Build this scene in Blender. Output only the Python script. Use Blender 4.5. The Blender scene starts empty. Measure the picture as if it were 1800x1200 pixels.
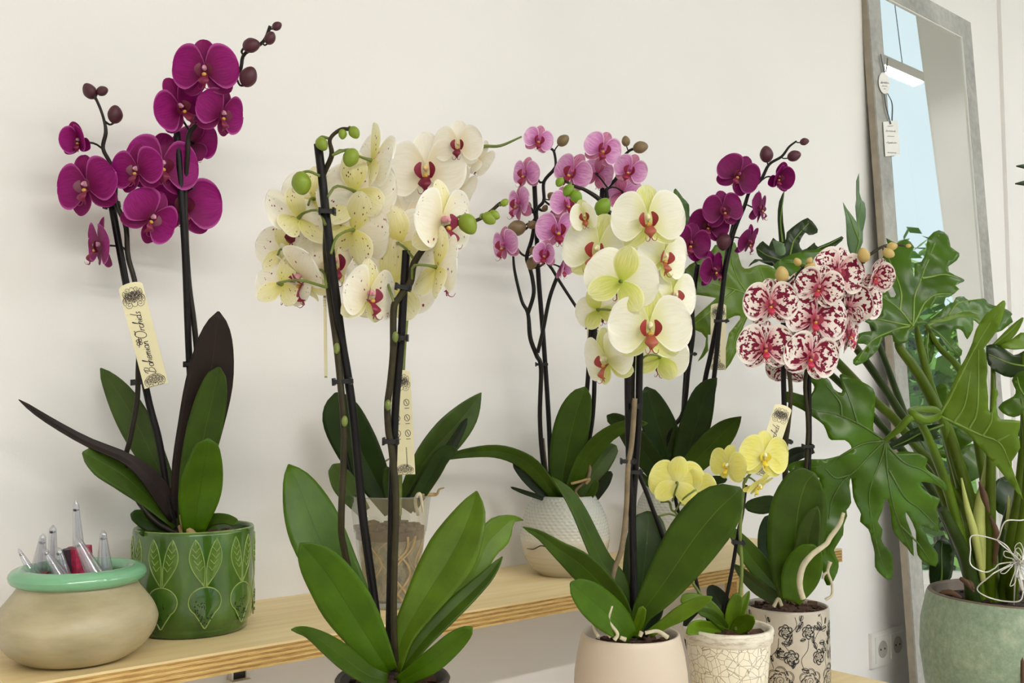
import bpy, bmesh, math, random
from mathutils import Vector, Matrix
from mathutils.geometry import delaunay_2d_cdt
random.seed(7)
scene = bpy.context.scene
COL = scene.collection

# ------------------------------------------------------------------ camera, world, lights, exposure
FPX = 1730.0                                   # focal length in pixels of the 1800x1200 frame
CAMZ = 0.97
YAW = math.radians(49.7)                       # angle between the view direction and the wall's direction
PITCH = math.atan(120 / FPX)
f0 = Vector((math.cos(YAW), math.sin(YAW), 0))
RIGHT = Vector((math.sin(YAW), -math.cos(YAW), 0))
FWD = (f0 * math.cos(PITCH) + Vector((0, 0, 1)) * math.sin(PITCH)).normalized()
UP = RIGHT.cross(FWD).normalized()
CAM = Vector((0, 0, CAMZ))
cd = bpy.data.cameras.new('camera'); cam = bpy.data.objects.new('camera', cd); COL.objects.link(cam)
cd.sensor_width = 36; cd.lens = FPX / 1800 * 36; cd.clip_start = .02
cam.matrix_world = Matrix(((RIGHT.x, UP.x, -FWD.x, 0), (RIGHT.y, UP.y, -FWD.y, 0), (RIGHT.z, UP.z, -FWD.z, CAMZ), (0, 0, 0, 1)))
scene.camera = cam
w = bpy.data.worlds.new('sky'); scene.world = w; w.use_nodes = True
bg = w.node_tree.nodes['Background']; bg.inputs[0].default_value = (.80, .92, 1.0, 1); bg.inputs[1].default_value = 1.2
sd = bpy.data.lights.new('garden_fill_sun', 'SUN'); sd.energy = 3.0; sd.angle = .02; garden_fill_sun = bpy.data.objects.new('garden_fill_sun', sd); COL.objects.link(garden_fill_sun)  # added sun lamp that brightens the garden shrubs and lawn, aimed past the windows
garden_fill_sun.rotation_euler = Vector((.28, -.62, -.73)).to_track_quat('-Z', 'Y').to_euler()
scene.view_settings.view_transform = 'Standard'; scene.view_settings.look = 'None'
scene.view_settings.exposure = 0.0; scene.view_settings.gamma = 1; scene.view_settings.use_curve_mapping = False
LED_POWER = 206.0
WALL_Y, SHELF_Z, SH_T, TAB_Z = 1.32, .70, .0255, .544
XR, XL, YF, CEIL = 5.0, -2.6, -3.4, 3.6

# ------------------------------------------------------------------ helpers
def P(px, py, Z):
    return CAM + (FWD + RIGHT * ((px - 900) / FPX) + UP * ((600 - py) / FPX)) * Z
def ray(px, py):
    return FWD + RIGHT * ((px - 900) / FPX) + UP * ((600 - py) / FPX)
def on_z(px, py, z):
    d = ray(px, py); return CAM + d * ((z - CAMZ) / d.z)
def on_y(px, py, y):
    d = ray(px, py); return CAM + d * (y / d.y)
def depth(p): return (p - CAM).dot(FWD)
def at_zy(px, z, y):
    """point of the plane y at height z whose image column is px"""
    lo = 0.; hi = 5.
    t = (px - 900) / FPX
    for _ in range(50):
        m = (lo + hi) / 2; v = Vector((m, y, z)) - CAM
        if v.dot(RIGHT) / v.dot(FWD) < t: lo = m
        else: hi = m
    return Vector((lo, y, z))
def s2l(c):
    return tuple(((v / 255) / 12.92 if v / 255 <= .04045 else ((v / 255 + .055) / 1.055) ** 2.4) for v in c)
def catmull(pts, n):
    pts = [tuple(p) for p in pts]
    if len(pts) == 2:
        return [tuple(a + (b - a) * i / (n - 1) for a, b in zip(*pts)) for i in range(n)]
    ext = [tuple(2 * a - b for a, b in zip(pts[0], pts[1]))] + pts + [tuple(2 * a - b for a, b in zip(pts[-1], pts[-2]))]
    seg = len(pts) - 1; out = []
    for i in range(n):
        g = i * seg / (n - 1); k = min(int(g), seg - 1); t = g - k
        p0, p1, p2, p3 = ext[k:k + 4]
        out.append(tuple(.5 * (2 * b + (c - a) * t + (2 * a - 5 * b + 4 * c - d) * t * t + (3 * b - a - 3 * c + d) * t ** 3)
                         for a, b, c, d in zip(p0, p1, p2, p3)))
    return out

class MB:
    """collects vertices and faces of one mesh, with uv and material index"""
    def __init__(s): s.v = []; s.f = []; s.uv = []; s.mi = []
    def grid(s, rows, mi=0, closed=False, uv=None):
        b = len(s.v); n = len(rows[0])
        for r in rows: s.v += [tuple(p) for p in r]
        m = n if closed else n - 1
        for i in range(len(rows) - 1):
            for j in range(m):
                k = (j + 1) % n
                s.f.append((b + i * n + j, b + i * n + k, b + (i + 1) * n + k, b + (i + 1) * n + j)); s.mi.append(mi)
                u0, u1 = i / (len(rows) - 1), (i + 1) / (len(rows) - 1); v0, v1 = j / m, (j + 1) / m
                s.uv.append([(u0, v0), (u0, v1), (u1, v1), (u1, v0)])
    def face(s, pts, mi=0):
        b = len(s.v); s.v += [tuple(p) for p in pts]; s.f.append(tuple(range(b, b + len(pts)))); s.mi.append(mi)
        s.uv.append([(0, .5)] * len(pts))
    def box(s, lo, hi, mi=0, M=None):
        c = [Vector((x, y, z)) for x in (lo[0], hi[0]) for y in (lo[1], hi[1]) for z in (lo[2], hi[2])]
        if M is not None: c = [M @ p for p in c]
        for q in ((0, 1, 3, 2), (4, 6, 7, 5), (0, 4, 5, 1), (2, 3, 7, 6), (0, 2, 6, 4), (1, 5, 7, 3)):
            s.face([c[i] for i in q], mi)
    def tube(s, pts, r, sides=8, n=None, mi=0, cap=True):
        pts = [Vector(p) for p in pts]
        rs = list(r) if isinstance(r, (list, tuple)) else [r] * len(pts)
        if n:
            q = catmull([tuple(p) + (a,) for p, a in zip(pts, rs)], n)
            pts = [Vector(p[:3]) for p in q]; rs = [max(p[3], 1e-5) for p in q]
        rows = []; ref = None
        for i, p in enumerate(pts):
            t = (pts[min(i + 1, len(pts) - 1)] - pts[max(i - 1, 0)])
            t = t.normalized() if t.length > 1e-9 else Vector((0, 0, 1))
            if ref is None:
                ref = Vector((0, 0, 1)) if abs(t.z) < .9 else Vector((1, 0, 0))
            a = (ref - t * ref.dot(t)).normalized(); ref = a; c = t.cross(a)
            rows.append([p + (a * math.cos(2 * math.pi * k / sides) + c * math.sin(2 * math.pi * k / sides)) * rs[i] for k in range(sides)])
        s.grid(rows, mi, closed=True)
        if cap:
            s.face(rows[0][::-1], mi); s.face(rows[-1], mi)
    def lathe(s, prof, seg=48, mi=0, c=(0, 0, 0), sx=1, sy=1):
        rows = [[(c[0] + r * sx * math.cos(2 * math.pi * k / seg), c[1] + r * sy * math.sin(2 * math.pi * k / seg), c[2] + z) for k in range(seg)] for r, z in prof]
        s.grid(rows, mi, closed=True)
    def ball(s, c, r, mi=0, nu=8, nv=10, M=None):
        rr = r if isinstance(r, (tuple, list)) else (r, r, r)
        rows = []
        for i in range(nu + 1):
            a = math.pi * min(max(i / nu, .002), .998)
            row = []
            for k in range(nv):
                b = 2 * math.pi * k / nv
                q = Vector((rr[0] * math.sin(a) * math.cos(b), rr[1] * math.sin(a) * math.sin(b), rr[2] * math.cos(a)))
                if M is not None: q = M @ q
                row.append(q + Vector(c))
            rows.append(row)
        s.grid(rows, mi, closed=True)
    def mesh(s, name, mats, smooth=True, off=None):
        me = bpy.data.meshes.new(name)
        vs = s.v if off is None else [(a - off[0], b - off[1], c - off[2]) for a, b, c in s.v]
        me.from_pydata(vs, [], s.f)
        for m in (mats if isinstance(mats, (list, tuple)) else [mats]): me.materials.append(m)
        uvl = me.uv_layers.new(name='UVMap'); i = 0
        for p, us in zip(me.polygons, s.uv):
            p.material_index = p.material_index
            for u in us:
                uvl.data[i].uv = u; i += 1
        me.polygons.foreach_set('material_index', s.mi)
        me.polygons.foreach_set('use_smooth', [smooth] * len(me.polygons))
        me.update(); return me
def obj(name, me, parent=None, loc=None):
    o = bpy.data.objects.new(name, me); COL.objects.link(o)
    if parent: o.parent = parent
    if loc is not None: o.location = loc
    return o
ORG = {}
def wpos(o):
    return ORG.get(o.name, Vector((0, 0, 0)))
def build(mb, name, mats, parent=None, smooth=True):
    """mesh given in world coordinates; under a parent it is stored relative to the parent's place"""
    o = wpos(parent) if parent else None
    return obj(name, mb.mesh(name, mats, smooth, o), parent)
def tag(o, label, cat, group=None, kind=None):
    o['label'] = label
    if cat: o['category'] = cat
    if group: o['group'] = group
    if kind: o['kind'] = kind
    return o
def thing(name, loc, label, cat, group=None):
    o = bpy.data.objects.new(name, None); COL.objects.link(o); o.location = loc; o.empty_display_size = .03
    ORG[o.name] = Vector(loc); return tag(o, label, cat, group)
def sharp(o, ang=40):
    m = o.modifiers.new('bevel', 'BEVEL'); m.width = .0012; m.segments = 2; m.limit_method = 'ANGLE'; m.angle_limit = math.radians(ang)
    return o

# ------------------------------------------------------------------ materials
def newmat(name):
    m = bpy.data.materials.new(name); m.use_nodes = True
    nt = m.node_tree; b = nt.nodes['Principled BSDF']; return m, nt, b
def N(nt, t, **k):
    n = nt.nodes.new(t)
    for a, v in k.items(): setattr(n, a, v)
    return n
def ramp(nt, stops, fac=None, interp='LINEAR'):
    r = N(nt, 'ShaderNodeValToRGB'); r.color_ramp.interpolation = interp
    while len(r.color_ramp.elements) < len(stops): r.color_ramp.elements.new(.5)
    for e, (p, c) in zip(r.color_ramp.elements, stops):
        e.position = p; e.color = (*c, 1) if len(c) == 3 else c
    if fac is not None: nt.links.new(fac, r.inputs[0])
    return r
def mixc(nt, fac, a, b, mode='MIX'):
    m = N(nt, 'ShaderNodeMix', data_type='RGBA', blend_type=mode)
    for s, v in ((m.inputs[0], fac), (m.inputs[6], a), (m.inputs[7], b)):
        if hasattr(v, 'is_output'): nt.links.new(v, s)
        elif isinstance(v, (int, float)): s.default_value = v
        else: s.default_value = (*v[:3], 1)
    return m.outputs[2]
def math_(nt, op, a, b=None, c=None):
    m = N(nt, 'ShaderNodeMath', operation=op)
    for s, v in zip(m.inputs, (a, b, c)):
        if v is None: continue
        if hasattr(v, 'is_output'): nt.links.new(v, s)
        else: s.default_value = v
    return m.outputs[0]
def noise(nt, vec, scale, detail=3, rough=.5):
    n = N(nt, 'ShaderNodeTexNoise'); n.inputs['Scale'].default_value = scale; n.inputs['Detail'].default_value = detail
    n.inputs['Roughness'].default_value = rough
    if vec is not None: nt.links.new(vec, n.inputs['Vector'])
    return n.outputs[0]
def mapping(nt, vec, scale=(1, 1, 1), loc=(0, 0, 0), rot=(0, 0, 0)):
    m = N(nt, 'ShaderNodeMapping'); m.inputs['Scale'].default_value = scale; m.inputs['Location'].default_value = loc; m.inputs['Rotation'].default_value = rot
    nt.links.new(vec, m.inputs['Vector']); return m.outputs[0]
def tc(nt, o='Object'): return N(nt, 'ShaderNodeTexCoord').outputs[o]
def bump(nt, b, h, strength=.3, dist=.001):
    n = N(nt, 'ShaderNodeBump'); n.inputs['Strength'].default_value = strength; n.inputs['Distance'].default_value = dist
    nt.links.new(h, n.inputs['Height']); nt.links.new(n.outputs[0], b.inputs['Normal'])
def plain(name, rgb, rough=.5, var=.12, scale=40, metal=0, spec=.5, bmp=0):
    m, nt, b = newmat(name); c = s2l(rgb)
    n = noise(nt, tc(nt), scale)
    r = ramp(nt, [(.25, tuple(v * (1 - var) for v in c)), (.75, tuple(min(1, v * (1 + var)) for v in c))], n)
    nt.links.new(r.outputs[0], b.inputs['Base Color'])
    b.inputs['Roughness'].default_value = rough; b.inputs['Metallic'].default_value = metal
    b.inputs['Specular IOR Level'].default_value = spec
    if bmp: bump(nt, b, n, bmp)
    return m
def translucent(nt, b, col, amt):
    t = N(nt, 'ShaderNodeBsdfTranslucent'); x = N(nt, 'ShaderNodeMixShader'); x.inputs[0].default_value = amt
    out = nt.nodes['Material Output']; nt.links.new(col, t.inputs[0])
    nt.links.new(b.outputs[0], x.inputs[1]); nt.links.new(t.outputs[0], x.inputs[2]); nt.links.new(x.outputs[0], out.inputs[0])
def leafmat(name, rgb, mid, rough=.42, var=.3, spec=.24, scale=30):
    m, nt, b = newmat(name); c = s2l(rgb)
    uv = tc(nt, 'UV'); sep = N(nt, 'ShaderNodeSeparateXYZ'); nt.links.new(uv, sep.inputs[0])
    d = math_(nt, 'ABSOLUTE', math_(nt, 'SUBTRACT', sep.outputs[1], .5))
    line = ramp(nt, [(0, (1, 1, 1)), (.018, (.7, .7, .7)), (.045, (0, 0, 0))], d)
    n = noise(nt, tc(nt), scale, 4)
    n2 = noise(nt, mapping(nt, uv, (3, 60, 1)), 3, 2)
    base = ramp(nt, [(.3, tuple(v * (1 - var) for v in c)), (.7, tuple(v * (1 + var) for v in c))], n)
    st = mixc(nt, .25, base.outputs[0], ramp(nt, [(.35, tuple(v * .7 for v in c)), (.65, tuple(v * 1.25 for v in c))], n2).outputs[0])
    col = mixc(nt, line.outputs[0], st, s2l(mid))
    nt.links.new(col, b.inputs['Base Color']); b.inputs['Roughness'].default_value = rough; b.inputs['Specular IOR Level'].default_value = spec
    bump(nt, b, n2, .15, .0006)
    return m
def petalmat(name, inner, outer, edge=None, vein=None, veinamt=.5, rough=.55, tr=.22, basecol=None, spots=None, spotkind=None):
    m, nt, b = newmat(name)
    uv = tc(nt, 'UV'); sep = N(nt, 'ShaderNodeSeparateXYZ'); nt.links.new(uv, sep.inputs[0])
    u = sep.outputs[0]; d = math_(nt, 'MULTIPLY', math_(nt, 'ABSOLUTE', math_(nt, 'SUBTRACT', sep.outputs[1], .5)), 2)
    g = ramp(nt, [(0, s2l(basecol or inner)), (.35, s2l(inner)), (.95, s2l(outer))], u)
    col = g.outputs[0]
    oi = N(nt, 'ShaderNodeObjectInfo').outputs['Random']
    off = N(nt, 'ShaderNodeCombineXYZ'); nt.links.new(math_(nt, 'MULTIPLY', oi, 17), off.inputs[0]); nt.links.new(math_(nt, 'MULTIPLY', oi, 31), off.inputs[1])
    va = N(nt, 'ShaderNodeVectorMath', operation='ADD'); nt.links.new(uv, va.inputs[0]); nt.links.new(off.outputs[0], va.inputs[1])
    if vein:
        n = noise(nt, mapping(nt, va.outputs[0], (1.2, 13, 1)), 2.2, 2)
        vm = ramp(nt, [(.46, (0, 0, 0)), (.6, (veinamt,) * 3)], n)
        col = mixc(nt, vm.outputs[0], col, s2l(vein))
    em = math_(nt, 'MAXIMUM', d, math_(nt, 'MULTIPLY', math_(nt, 'SUBTRACT', u, .5), 2))
    if spots:
        if spotkind == 'blotch':
            n = noise(nt, mapping(nt, va.outputs[0], (2.6, 3.6, 1)), 2.0, 2.0, .55)
            vo = N(nt, 'ShaderNodeTexVoronoi'); vo.inputs['Scale'].default_value = 7.5; nt.links.new(mapping(nt, va.outputs[0], (.8, 1.35, 1)), vo.inputs['Vector'])
            a = ramp(nt, [(.505, (0, 0, 0)), (.53, (1, 1, 1))], n).outputs[0]
            c = ramp(nt, [(.20, (1, 1, 1)), (.25, (0, 0, 0))], vo.outputs[0]).outputs[0]
            s = math_(nt, 'MAXIMUM', a, c)
            s = math_(nt, 'MULTIPLY', s, ramp(nt, [(.76, (1, 1, 1)), (.88, (0, 0, 0))], em).outputs[0])
        else:
            vo = N(nt, 'ShaderNodeTexVoronoi'); vo.inputs['Scale'].default_value = 9; nt.links.new(va.outputs[0], vo.inputs['Vector'])
            n = noise(nt, va.outputs[0], 3.5, 1)
            s = math_(nt, 'MULTIPLY', ramp(nt, [(.17, (1, 1, 1)), (.26, (0, 0, 0))], vo.outputs[0]).outputs[0], ramp(nt, [(.52, (0, 0, 0)), (.58, (1, 1, 1))], n).outputs[0])
            s = math_(nt, 'MULTIPLY', s, ramp(nt, [(.7, (1, 1, 1)), (.9, (0, 0, 0))], u).outputs[0])
        col = mixc(nt, s, col, s2l(spots))
    if edge:
        ee = ramp(nt, [(.86, (0, 0, 0)), (.98, (.8, .8, .8))], em)
        col = mixc(nt, ee.outputs[0], col, s2l(edge))
    nt.links.new(col, b.inputs['Base Color']); b.inputs['Roughness'].default_value = rough
    b.inputs['Specular IOR Level'].default_value = .25
    nr = noise(nt, mapping(nt, uv, (2, 16, 1)), 2, 2); bump(nt, b, nr, .18, .0008)
    translucent(nt, b, col, tr)
    return m
def clearmat(name, tint=(.96, .98, .96), gloss=.12, rough=.08, haze=0.0):
    m, nt, b = newmat(name)
    t = N(nt, 'ShaderNodeBsdfTransparent'); t.inputs[0].default_value = (*tint, 1)
    g = N(nt, 'ShaderNodeBsdfGlossy'); g.inputs['Roughness'].default_value = rough
    lw = N(nt, 'ShaderNodeLayerWeight'); lw.inputs[0].default_value = .35
    f = math_(nt, 'MULTIPLY_ADD', lw.outputs['Facing'], .55, gloss)
    x = N(nt, 'ShaderNodeMixShader'); nt.links.new(f, x.inputs[0]); nt.links.new(t.outputs[0], x.inputs[1]); nt.links.new(g.outputs[0], x.inputs[2])
    fin = x
    if haze:
        d = N(nt, 'ShaderNodeBsdfDiffuse'); d.inputs[0].default_value = (.8, .8, .84, 1)
        y = N(nt, 'ShaderNodeMixShader'); y.inputs[0].default_value = haze
        nt.links.new(x.outputs[0], y.inputs[1]); nt.links.new(d.outputs[0], y.inputs[2]); fin = y
    nt.links.new(fin.outputs[0], nt.nodes['Material Output'].inputs[0]); return m
def woodmat(name):
    m, nt, b = newmat(name); o = tc(nt)
    n = noise(nt, mapping(nt, o, (1.6, 22, 22)), 3, 5, .6); n2 = noise(nt, mapping(nt, o, (.8, 5, 5)), 2.2, 3)
    r = ramp(nt, [(.3, s2l((222, 198, 142))), (.55, s2l((236, 214, 162))), (.75, s2l((243, 226, 182)))], n)
    c = mixc(nt, .35, r.outputs[0], ramp(nt, [(.35, s2l((216, 190, 132))), (.65, s2l((245, 229, 186)))], n2).outputs[0])
    nt.links.new(c, b.inputs['Base Color']); b.inputs['Roughness'].default_value = .5; b.inputs['Specular IOR Level'].default_value = .3
    bump(nt, b, n, .08, .0005); return m
def plymat(name, light, dark, zs=260):
    m, nt, b = newmat(name); o = tc(nt)
    n = noise(nt, mapping(nt, o, (14, 60, zs)), 3, 4, .65)
    r = ramp(nt, [(.32, s2l(dark)), (.6, s2l(light))], n)
    nt.links.new(r.outputs[0], b.inputs['Base Color']); b.inputs['Roughness'].default_value = .7; bump(nt, b, n, .3, .0006); return m

def wallmat(name, rgb):
    m, nt, b = newmat(name); o = tc(nt); c = s2l(rgb)
    n = noise(nt, o, 2.2, 3); n2 = noise(nt, o, 260, 3)
    r = ramp(nt, [(.3, tuple(v * .97 for v in c)), (.7, tuple(min(1, v * 1.02) for v in c))], n)
    nt.links.new(r.outputs[0], b.inputs['Base Color']); b.inputs['Roughness'].default_value = .75; b.inputs['Specular IOR Level'].default_value = .25
    bump(nt, b, n2, .12, .0008); return m
M_WALL = wallmat('white wall paint', (236, 233, 230))
M_WALLG = wallmat('pale grey wall paint', (232, 230, 226))
M_CEIL = plain('ceiling paint', (240, 238, 232), .8, .02)
M_FLOOR = plain('screed floor', (204, 198, 188), .6, .12, 4)
M_WOOD = woodmat('birch plywood face')
M_PLYL = plymat('plywood long grain layer', (226, 196, 128), (190, 150, 84))
M_PLYD = plymat('plywood end grain layer', (196, 156, 92), (140, 98, 50))
M_WHITE = plain('white plastic', (228, 226, 220), .4, .03)
M_BLACK = plain('black plastic', (14, 13, 14), .45, .2)
M_STAKE = plain('dark plastic stake', (20, 16, 16), .4, .25, 60, spec=.22)
M_STEM_D = plain('dark purple green stem', (38, 32, 25), .4, .3, 50, spec=.22)
M_STEM_B = plain('blackish stem', (22, 20, 16), .4, .3, 50, spec=.22)
M_STEM_O = plain('olive brown stem', (52, 46, 28), .45, .3, 60, spec=.22)
M_STEM_G = plain('green stem', (104, 118, 50), .45, .25, 60)
M_STEM_DRY = plain('dry brown stem', (120, 104, 78), .7, .3, 80)
M_LEAF = leafmat('orchid leaf green', (54, 78, 6), (90, 108, 30))
M_LEAF_L = leafmat('orchid leaf light green', (78, 104, 14), (58, 82, 8))
M_LEAF_B = leafmat('orchid leaf bright green', (62, 94, 2), (44, 72, 2), .38)
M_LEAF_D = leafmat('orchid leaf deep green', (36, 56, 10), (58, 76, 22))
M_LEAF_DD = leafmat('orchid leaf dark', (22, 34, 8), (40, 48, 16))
M_LEAF_P = leafmat('orchid leaf purple underside', (36, 24, 20), (60, 44, 36), .5, spec=.25)
M_LEAF_G = leafmat('orchid leaf grey green', (60, 80, 26), (88, 102, 48), .42)
M_LEAF_M = leafmat('mini orchid leaf', (84, 112, 14), (104, 128, 34), .4)
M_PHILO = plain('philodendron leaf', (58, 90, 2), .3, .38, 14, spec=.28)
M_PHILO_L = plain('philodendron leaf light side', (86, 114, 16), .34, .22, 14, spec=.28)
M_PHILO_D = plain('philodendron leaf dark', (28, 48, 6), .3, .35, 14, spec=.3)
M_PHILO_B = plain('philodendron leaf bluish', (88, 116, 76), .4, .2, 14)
M_VEIN = plain('philodendron vein', (108, 136, 46), .45, .1)
M_VEIN_M = plain('philodendron leaf vein', (66, 94, 18), .4, .1)
M_VEIN_D = plain('philodendron sunken vein', (30, 54, 6), .45, .1)
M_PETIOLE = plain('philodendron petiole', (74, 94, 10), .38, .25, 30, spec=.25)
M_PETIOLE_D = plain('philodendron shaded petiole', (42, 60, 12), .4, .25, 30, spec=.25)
M_SHEATH = plain('pale sheath', (186, 194, 110), .5, .12, 30)
M_BROWN = plain('dry brown leaf', (86, 60, 40), .7, .35, 60)
M_ROOT = plain('aerial root', (196, 186, 158), .65, .2, 90)
M_ROOT_T = plain('tan root', (168, 142, 96), .7, .25, 90)
M_BARK = plain('pine bark', (74, 50, 34), .85, .5, 120, bmp=.5)
M_SOIL = plain('dark soil', (48, 34, 26), .9, .5, 200, bmp=.6)
M_PAPER = plain('cream tag card', (236, 228, 188), .6, .03)
M_PAPERW = plain('white card', (232, 230, 224), .6, .03)
M_INK = plain('purple black ink', (46, 28, 40), .6, .1)
M_INKL = plain('faded ink', (120, 116, 112), .6, .1)
M_CLEAR = clearmat('clear pot plastic', (.95, .97, .95), .07, .06, .07)
M_VIAL = clearmat('vial plastic', (.88, .88, .91), .10, .12, .10)
M_PINKLABEL = plain('pink printed label', (170, 40, 74), .5, .5, 160)
M_DARKLABEL = plain('dark printed label', (50, 24, 36), .5, .6, 160)

# ------------------------------------------------------------------ the room
def struct(o): o['kind'] = 'structure'; return o
def slab(name, lo, hi, mat):
    mb = MB(); mb.box(lo, hi); o = build(mb, name, mat, None, False); return struct(o)
slab('wall_back', (XL - .1, WALL_Y, 0), (XR + .1, WALL_Y + .12, CEIL), M_WALL)
slab('trim_1', (3.13, WALL_Y - .012, 0), (XR, WALL_Y, CEIL), M_WALL)      # shallow pilaster right of the mirror
slab('floor', (XL - .1, YF - .1, -.1), (XR + .1, WALL_Y + .12, 0), M_FLOOR)
slab('ceiling', (XL - .1, YF - .1, CEIL), (XR + .1, WALL_Y + .12, CEIL + .1), M_CEIL)
slab('wall_left', (XL - .12, YF, 0), (XL, WALL_Y, CEIL), M_WALL)
def window_wall(axis, fixed, lo, hi, w0, w1, z0, z1, name, winname, mat, n):
    """wall with one opening and a glazed frame in it; runs along 'axis' from lo to hi"""
    mb = MB(); t = .14
    def bx(a0, a1, c0, c1):
        if axis == 'y': mb.box((fixed, a0, c0), (fixed + t, a1, c1))
        else: mb.box((a0, fixed - t, c0), (a1, fixed, c1))
    bx(lo, w0, 0, CEIL); bx(w1, hi, 0, CEIL); bx(w0, w1, 0, z0); bx(w0, w1, z1, CEIL)
    struct(build(mb, name, mat, None, False))
    fr = bpy.data.objects.new(winname, None); COL.objects.link(fr); struct(fr)
    def part(nm, a0, a1, c0, c1, d0, d1, m):
        b = MB()
        if axis == 'y': b.box((fixed + d0, a0, c0), (fixed + d1, a1, c1))
        else: b.box((a0, fixed - d1, c0), (a1, fixed - d0, c1))
        build(b, nm, m, fr, False)
    for k in range(n + 1):
        a = w0 + (w1 - w0) * k / n; part('mullion', a - .03, a + .03, z0, z1, .04, .1, M_WHITE)
    part('rail', w0, w1, z0, z0 + .06, .04, .1, M_WHITE); part('rail', w0, w1, z1 - .06, z1, .04, .1, M_WHITE)
    for k in range(n):
        a0 = w0 + (w1 - w0) * k / n + .03; a1 = w0 + (w1 - w0) * (k + 1) / n - .03
        part('pane', a0, a1, z0 + .06, z1 - .06, .066, .07, M_PANE)
M_PANE = clearmat('window glass', (.97, .99, .98), .0, .0)
window_wall('y', XR, YF, WALL_Y, -3.0, .20, .2, 3.5, 'wall_right', 'window_1', M_WALLG, 2)
window_wall('x', YF, XL, XR, -2.2, 4.2, .3, 3.4, 'wall_front', 'window_2', M_WALL, 4)
M_GRASS = plain('garden lawn', (74, 110, 48), .9, .3, 3)
slab('ground', (-30, -30, -.3), (40, 20, -.12), M_GRASS)

# hanging linear lamps (warm); their edge shadow shows under the shelf
def led_bar(x0, x1, y, z, power, label, col=(1, .965, .97)):
    t = thing('linear_lamp', ((x0 + x1) / 2, y, z), label, 'lamp', 'linear ceiling lamps')
    mb = MB(); mb.box((x0, y - .03, z), (x1, y + .03, z + .05)); build(mb, 'housing', M_WHITE, t, False)
    for x in (x0 + .15, x1 - .15):
        mb = MB(); mb.tube([(x, y, z + .05), (x, y, CEIL)], .002, 6); build(mb, 'wire', M_BLACK, t)
    m, nt, b = newmat('lamp diffuser'); b.inputs['Emission Color'].default_value = (*col, 1); b.inputs['Emission Strength'].default_value = power
    mb = MB(); mb.box((x0 + .01, y - .025, z - .008), (x1 - .01, y + .025, z)); build(mb, 'diffuser', m, t, False)
led_bar(-1.6, 1.2, -1.6, 2.40, LED_POWER * .82, 'long white linear lamp hanging behind the viewer, left of the room', (1, .94, .885))
led_bar(2.4, 4.73, .285, 2.72, LED_POWER * .10, 'long white linear lamp hanging near the mirror wall, reflected as a bright line')
led_bar(1.6, 4.0, -1.6, 2.40, LED_POWER * .62, 'long white linear lamp hanging behind the viewer, nearer the side window')

# ------------------------------------------------------------------ plywood shelf and lower shelf
def ply_board(name, x0, x1, y0, y1, ztop, label, legs):
    t = thing(name, ((x0 + x1) / 2, (y0 + y1) / 2, ztop - SH_T), label, 'shelf')
    layers = 9; lt = SH_T / layers
    for k in range(layers):
        z1 = ztop - k * lt; mb = MB(); ins = 0 if k % 2 == 0 else .0005
        mb.box((x0 + ins, y0 + ins, z1 - lt), (x1 - ins, y1, z1))
        m = M_WOOD if k in (0,) else (M_PLYD if k % 2 else M_PLYL)
        o = build(mb, 'ply_layer', [m] if k else [M_WOOD], t, False)
    for lg in legs:
        mb = MB(); mb.box(lg[0], lg[1]); build(mb, 'support_panel', lg[2], t, False)
    return t
SX0, SX1, SY0, SY1 = .261, 1.749, 1.066, 1.3195
sp = at_zy(1305, .62, SY0).x
ply_board('plywood_shelf', SX0, SX1, SY0, SY1, SHELF_Z, 'long birch plywood shelf along the white wall, the higher of two',
          [((sp - .009, SY0 + .004, 0), (sp + .009, SY0 + .03, SHELF_Z - SH_T), M_PLYL), ((sp - .006, SY0 + .03, 0), (sp + .006, SY1, SHELF_Z - SH_T), M_WHITE),
           ((SX0 + .02, SY0 + .1, 0), (SX0 + .038, SY1, SHELF_Z - SH_T), M_PLYL)])
TX0, TX1, TY0, TY1 = .2, 1.468, .76, 1.006
ply_board('plywood_bench', TX0, TX1, TY0, TY1, TAB_Z, 'lower birch plywood shelf, its bare corner showing beside the rose print pot',
          [((TX0 + .1, TY0 + .02, 0), (TX0 + .118, TY1 - .02, TAB_Z - SH_T), M_PLYL), ((TX1 - .15, TY0 + .02, 0), (TX1 - .132, TY1 - .02, TAB_Z - SH_T), M_PLYL)])
# bracket under the shelf, on the wall
pb = on_y(414, 1181, WALL_Y)
t = thing('wall_bracket', (pb.x, WALL_Y, pb.z - .04), 'small white wall bracket with a black slot under the shelf', 'bracket')
mb = MB()
mb.box((pb.x - .013, WALL_Y - .02, pb.z - .05), (pb.x + .015, WALL_Y, pb.z - .0075)); mb.box((pb.x - .011, WALL_Y - .012, pb.z - .0075), (pb.x - .0085, WALL_Y, pb.z + .009))
mb.box((pb.x + .0105, WALL_Y - .012, pb.z - .0075), (pb.x + .013, WALL_Y, pb.z + .009)); build(mb, 'body', M_WHITE, t, False)
mb = MB(); mb.box((pb.x - .0085, WALL_Y - .008, pb.z - .0075), (pb.x + .0105, WALL_Y, pb.z + .0075)); build(mb, 'slot', M_BLACK, t, False)
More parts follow.
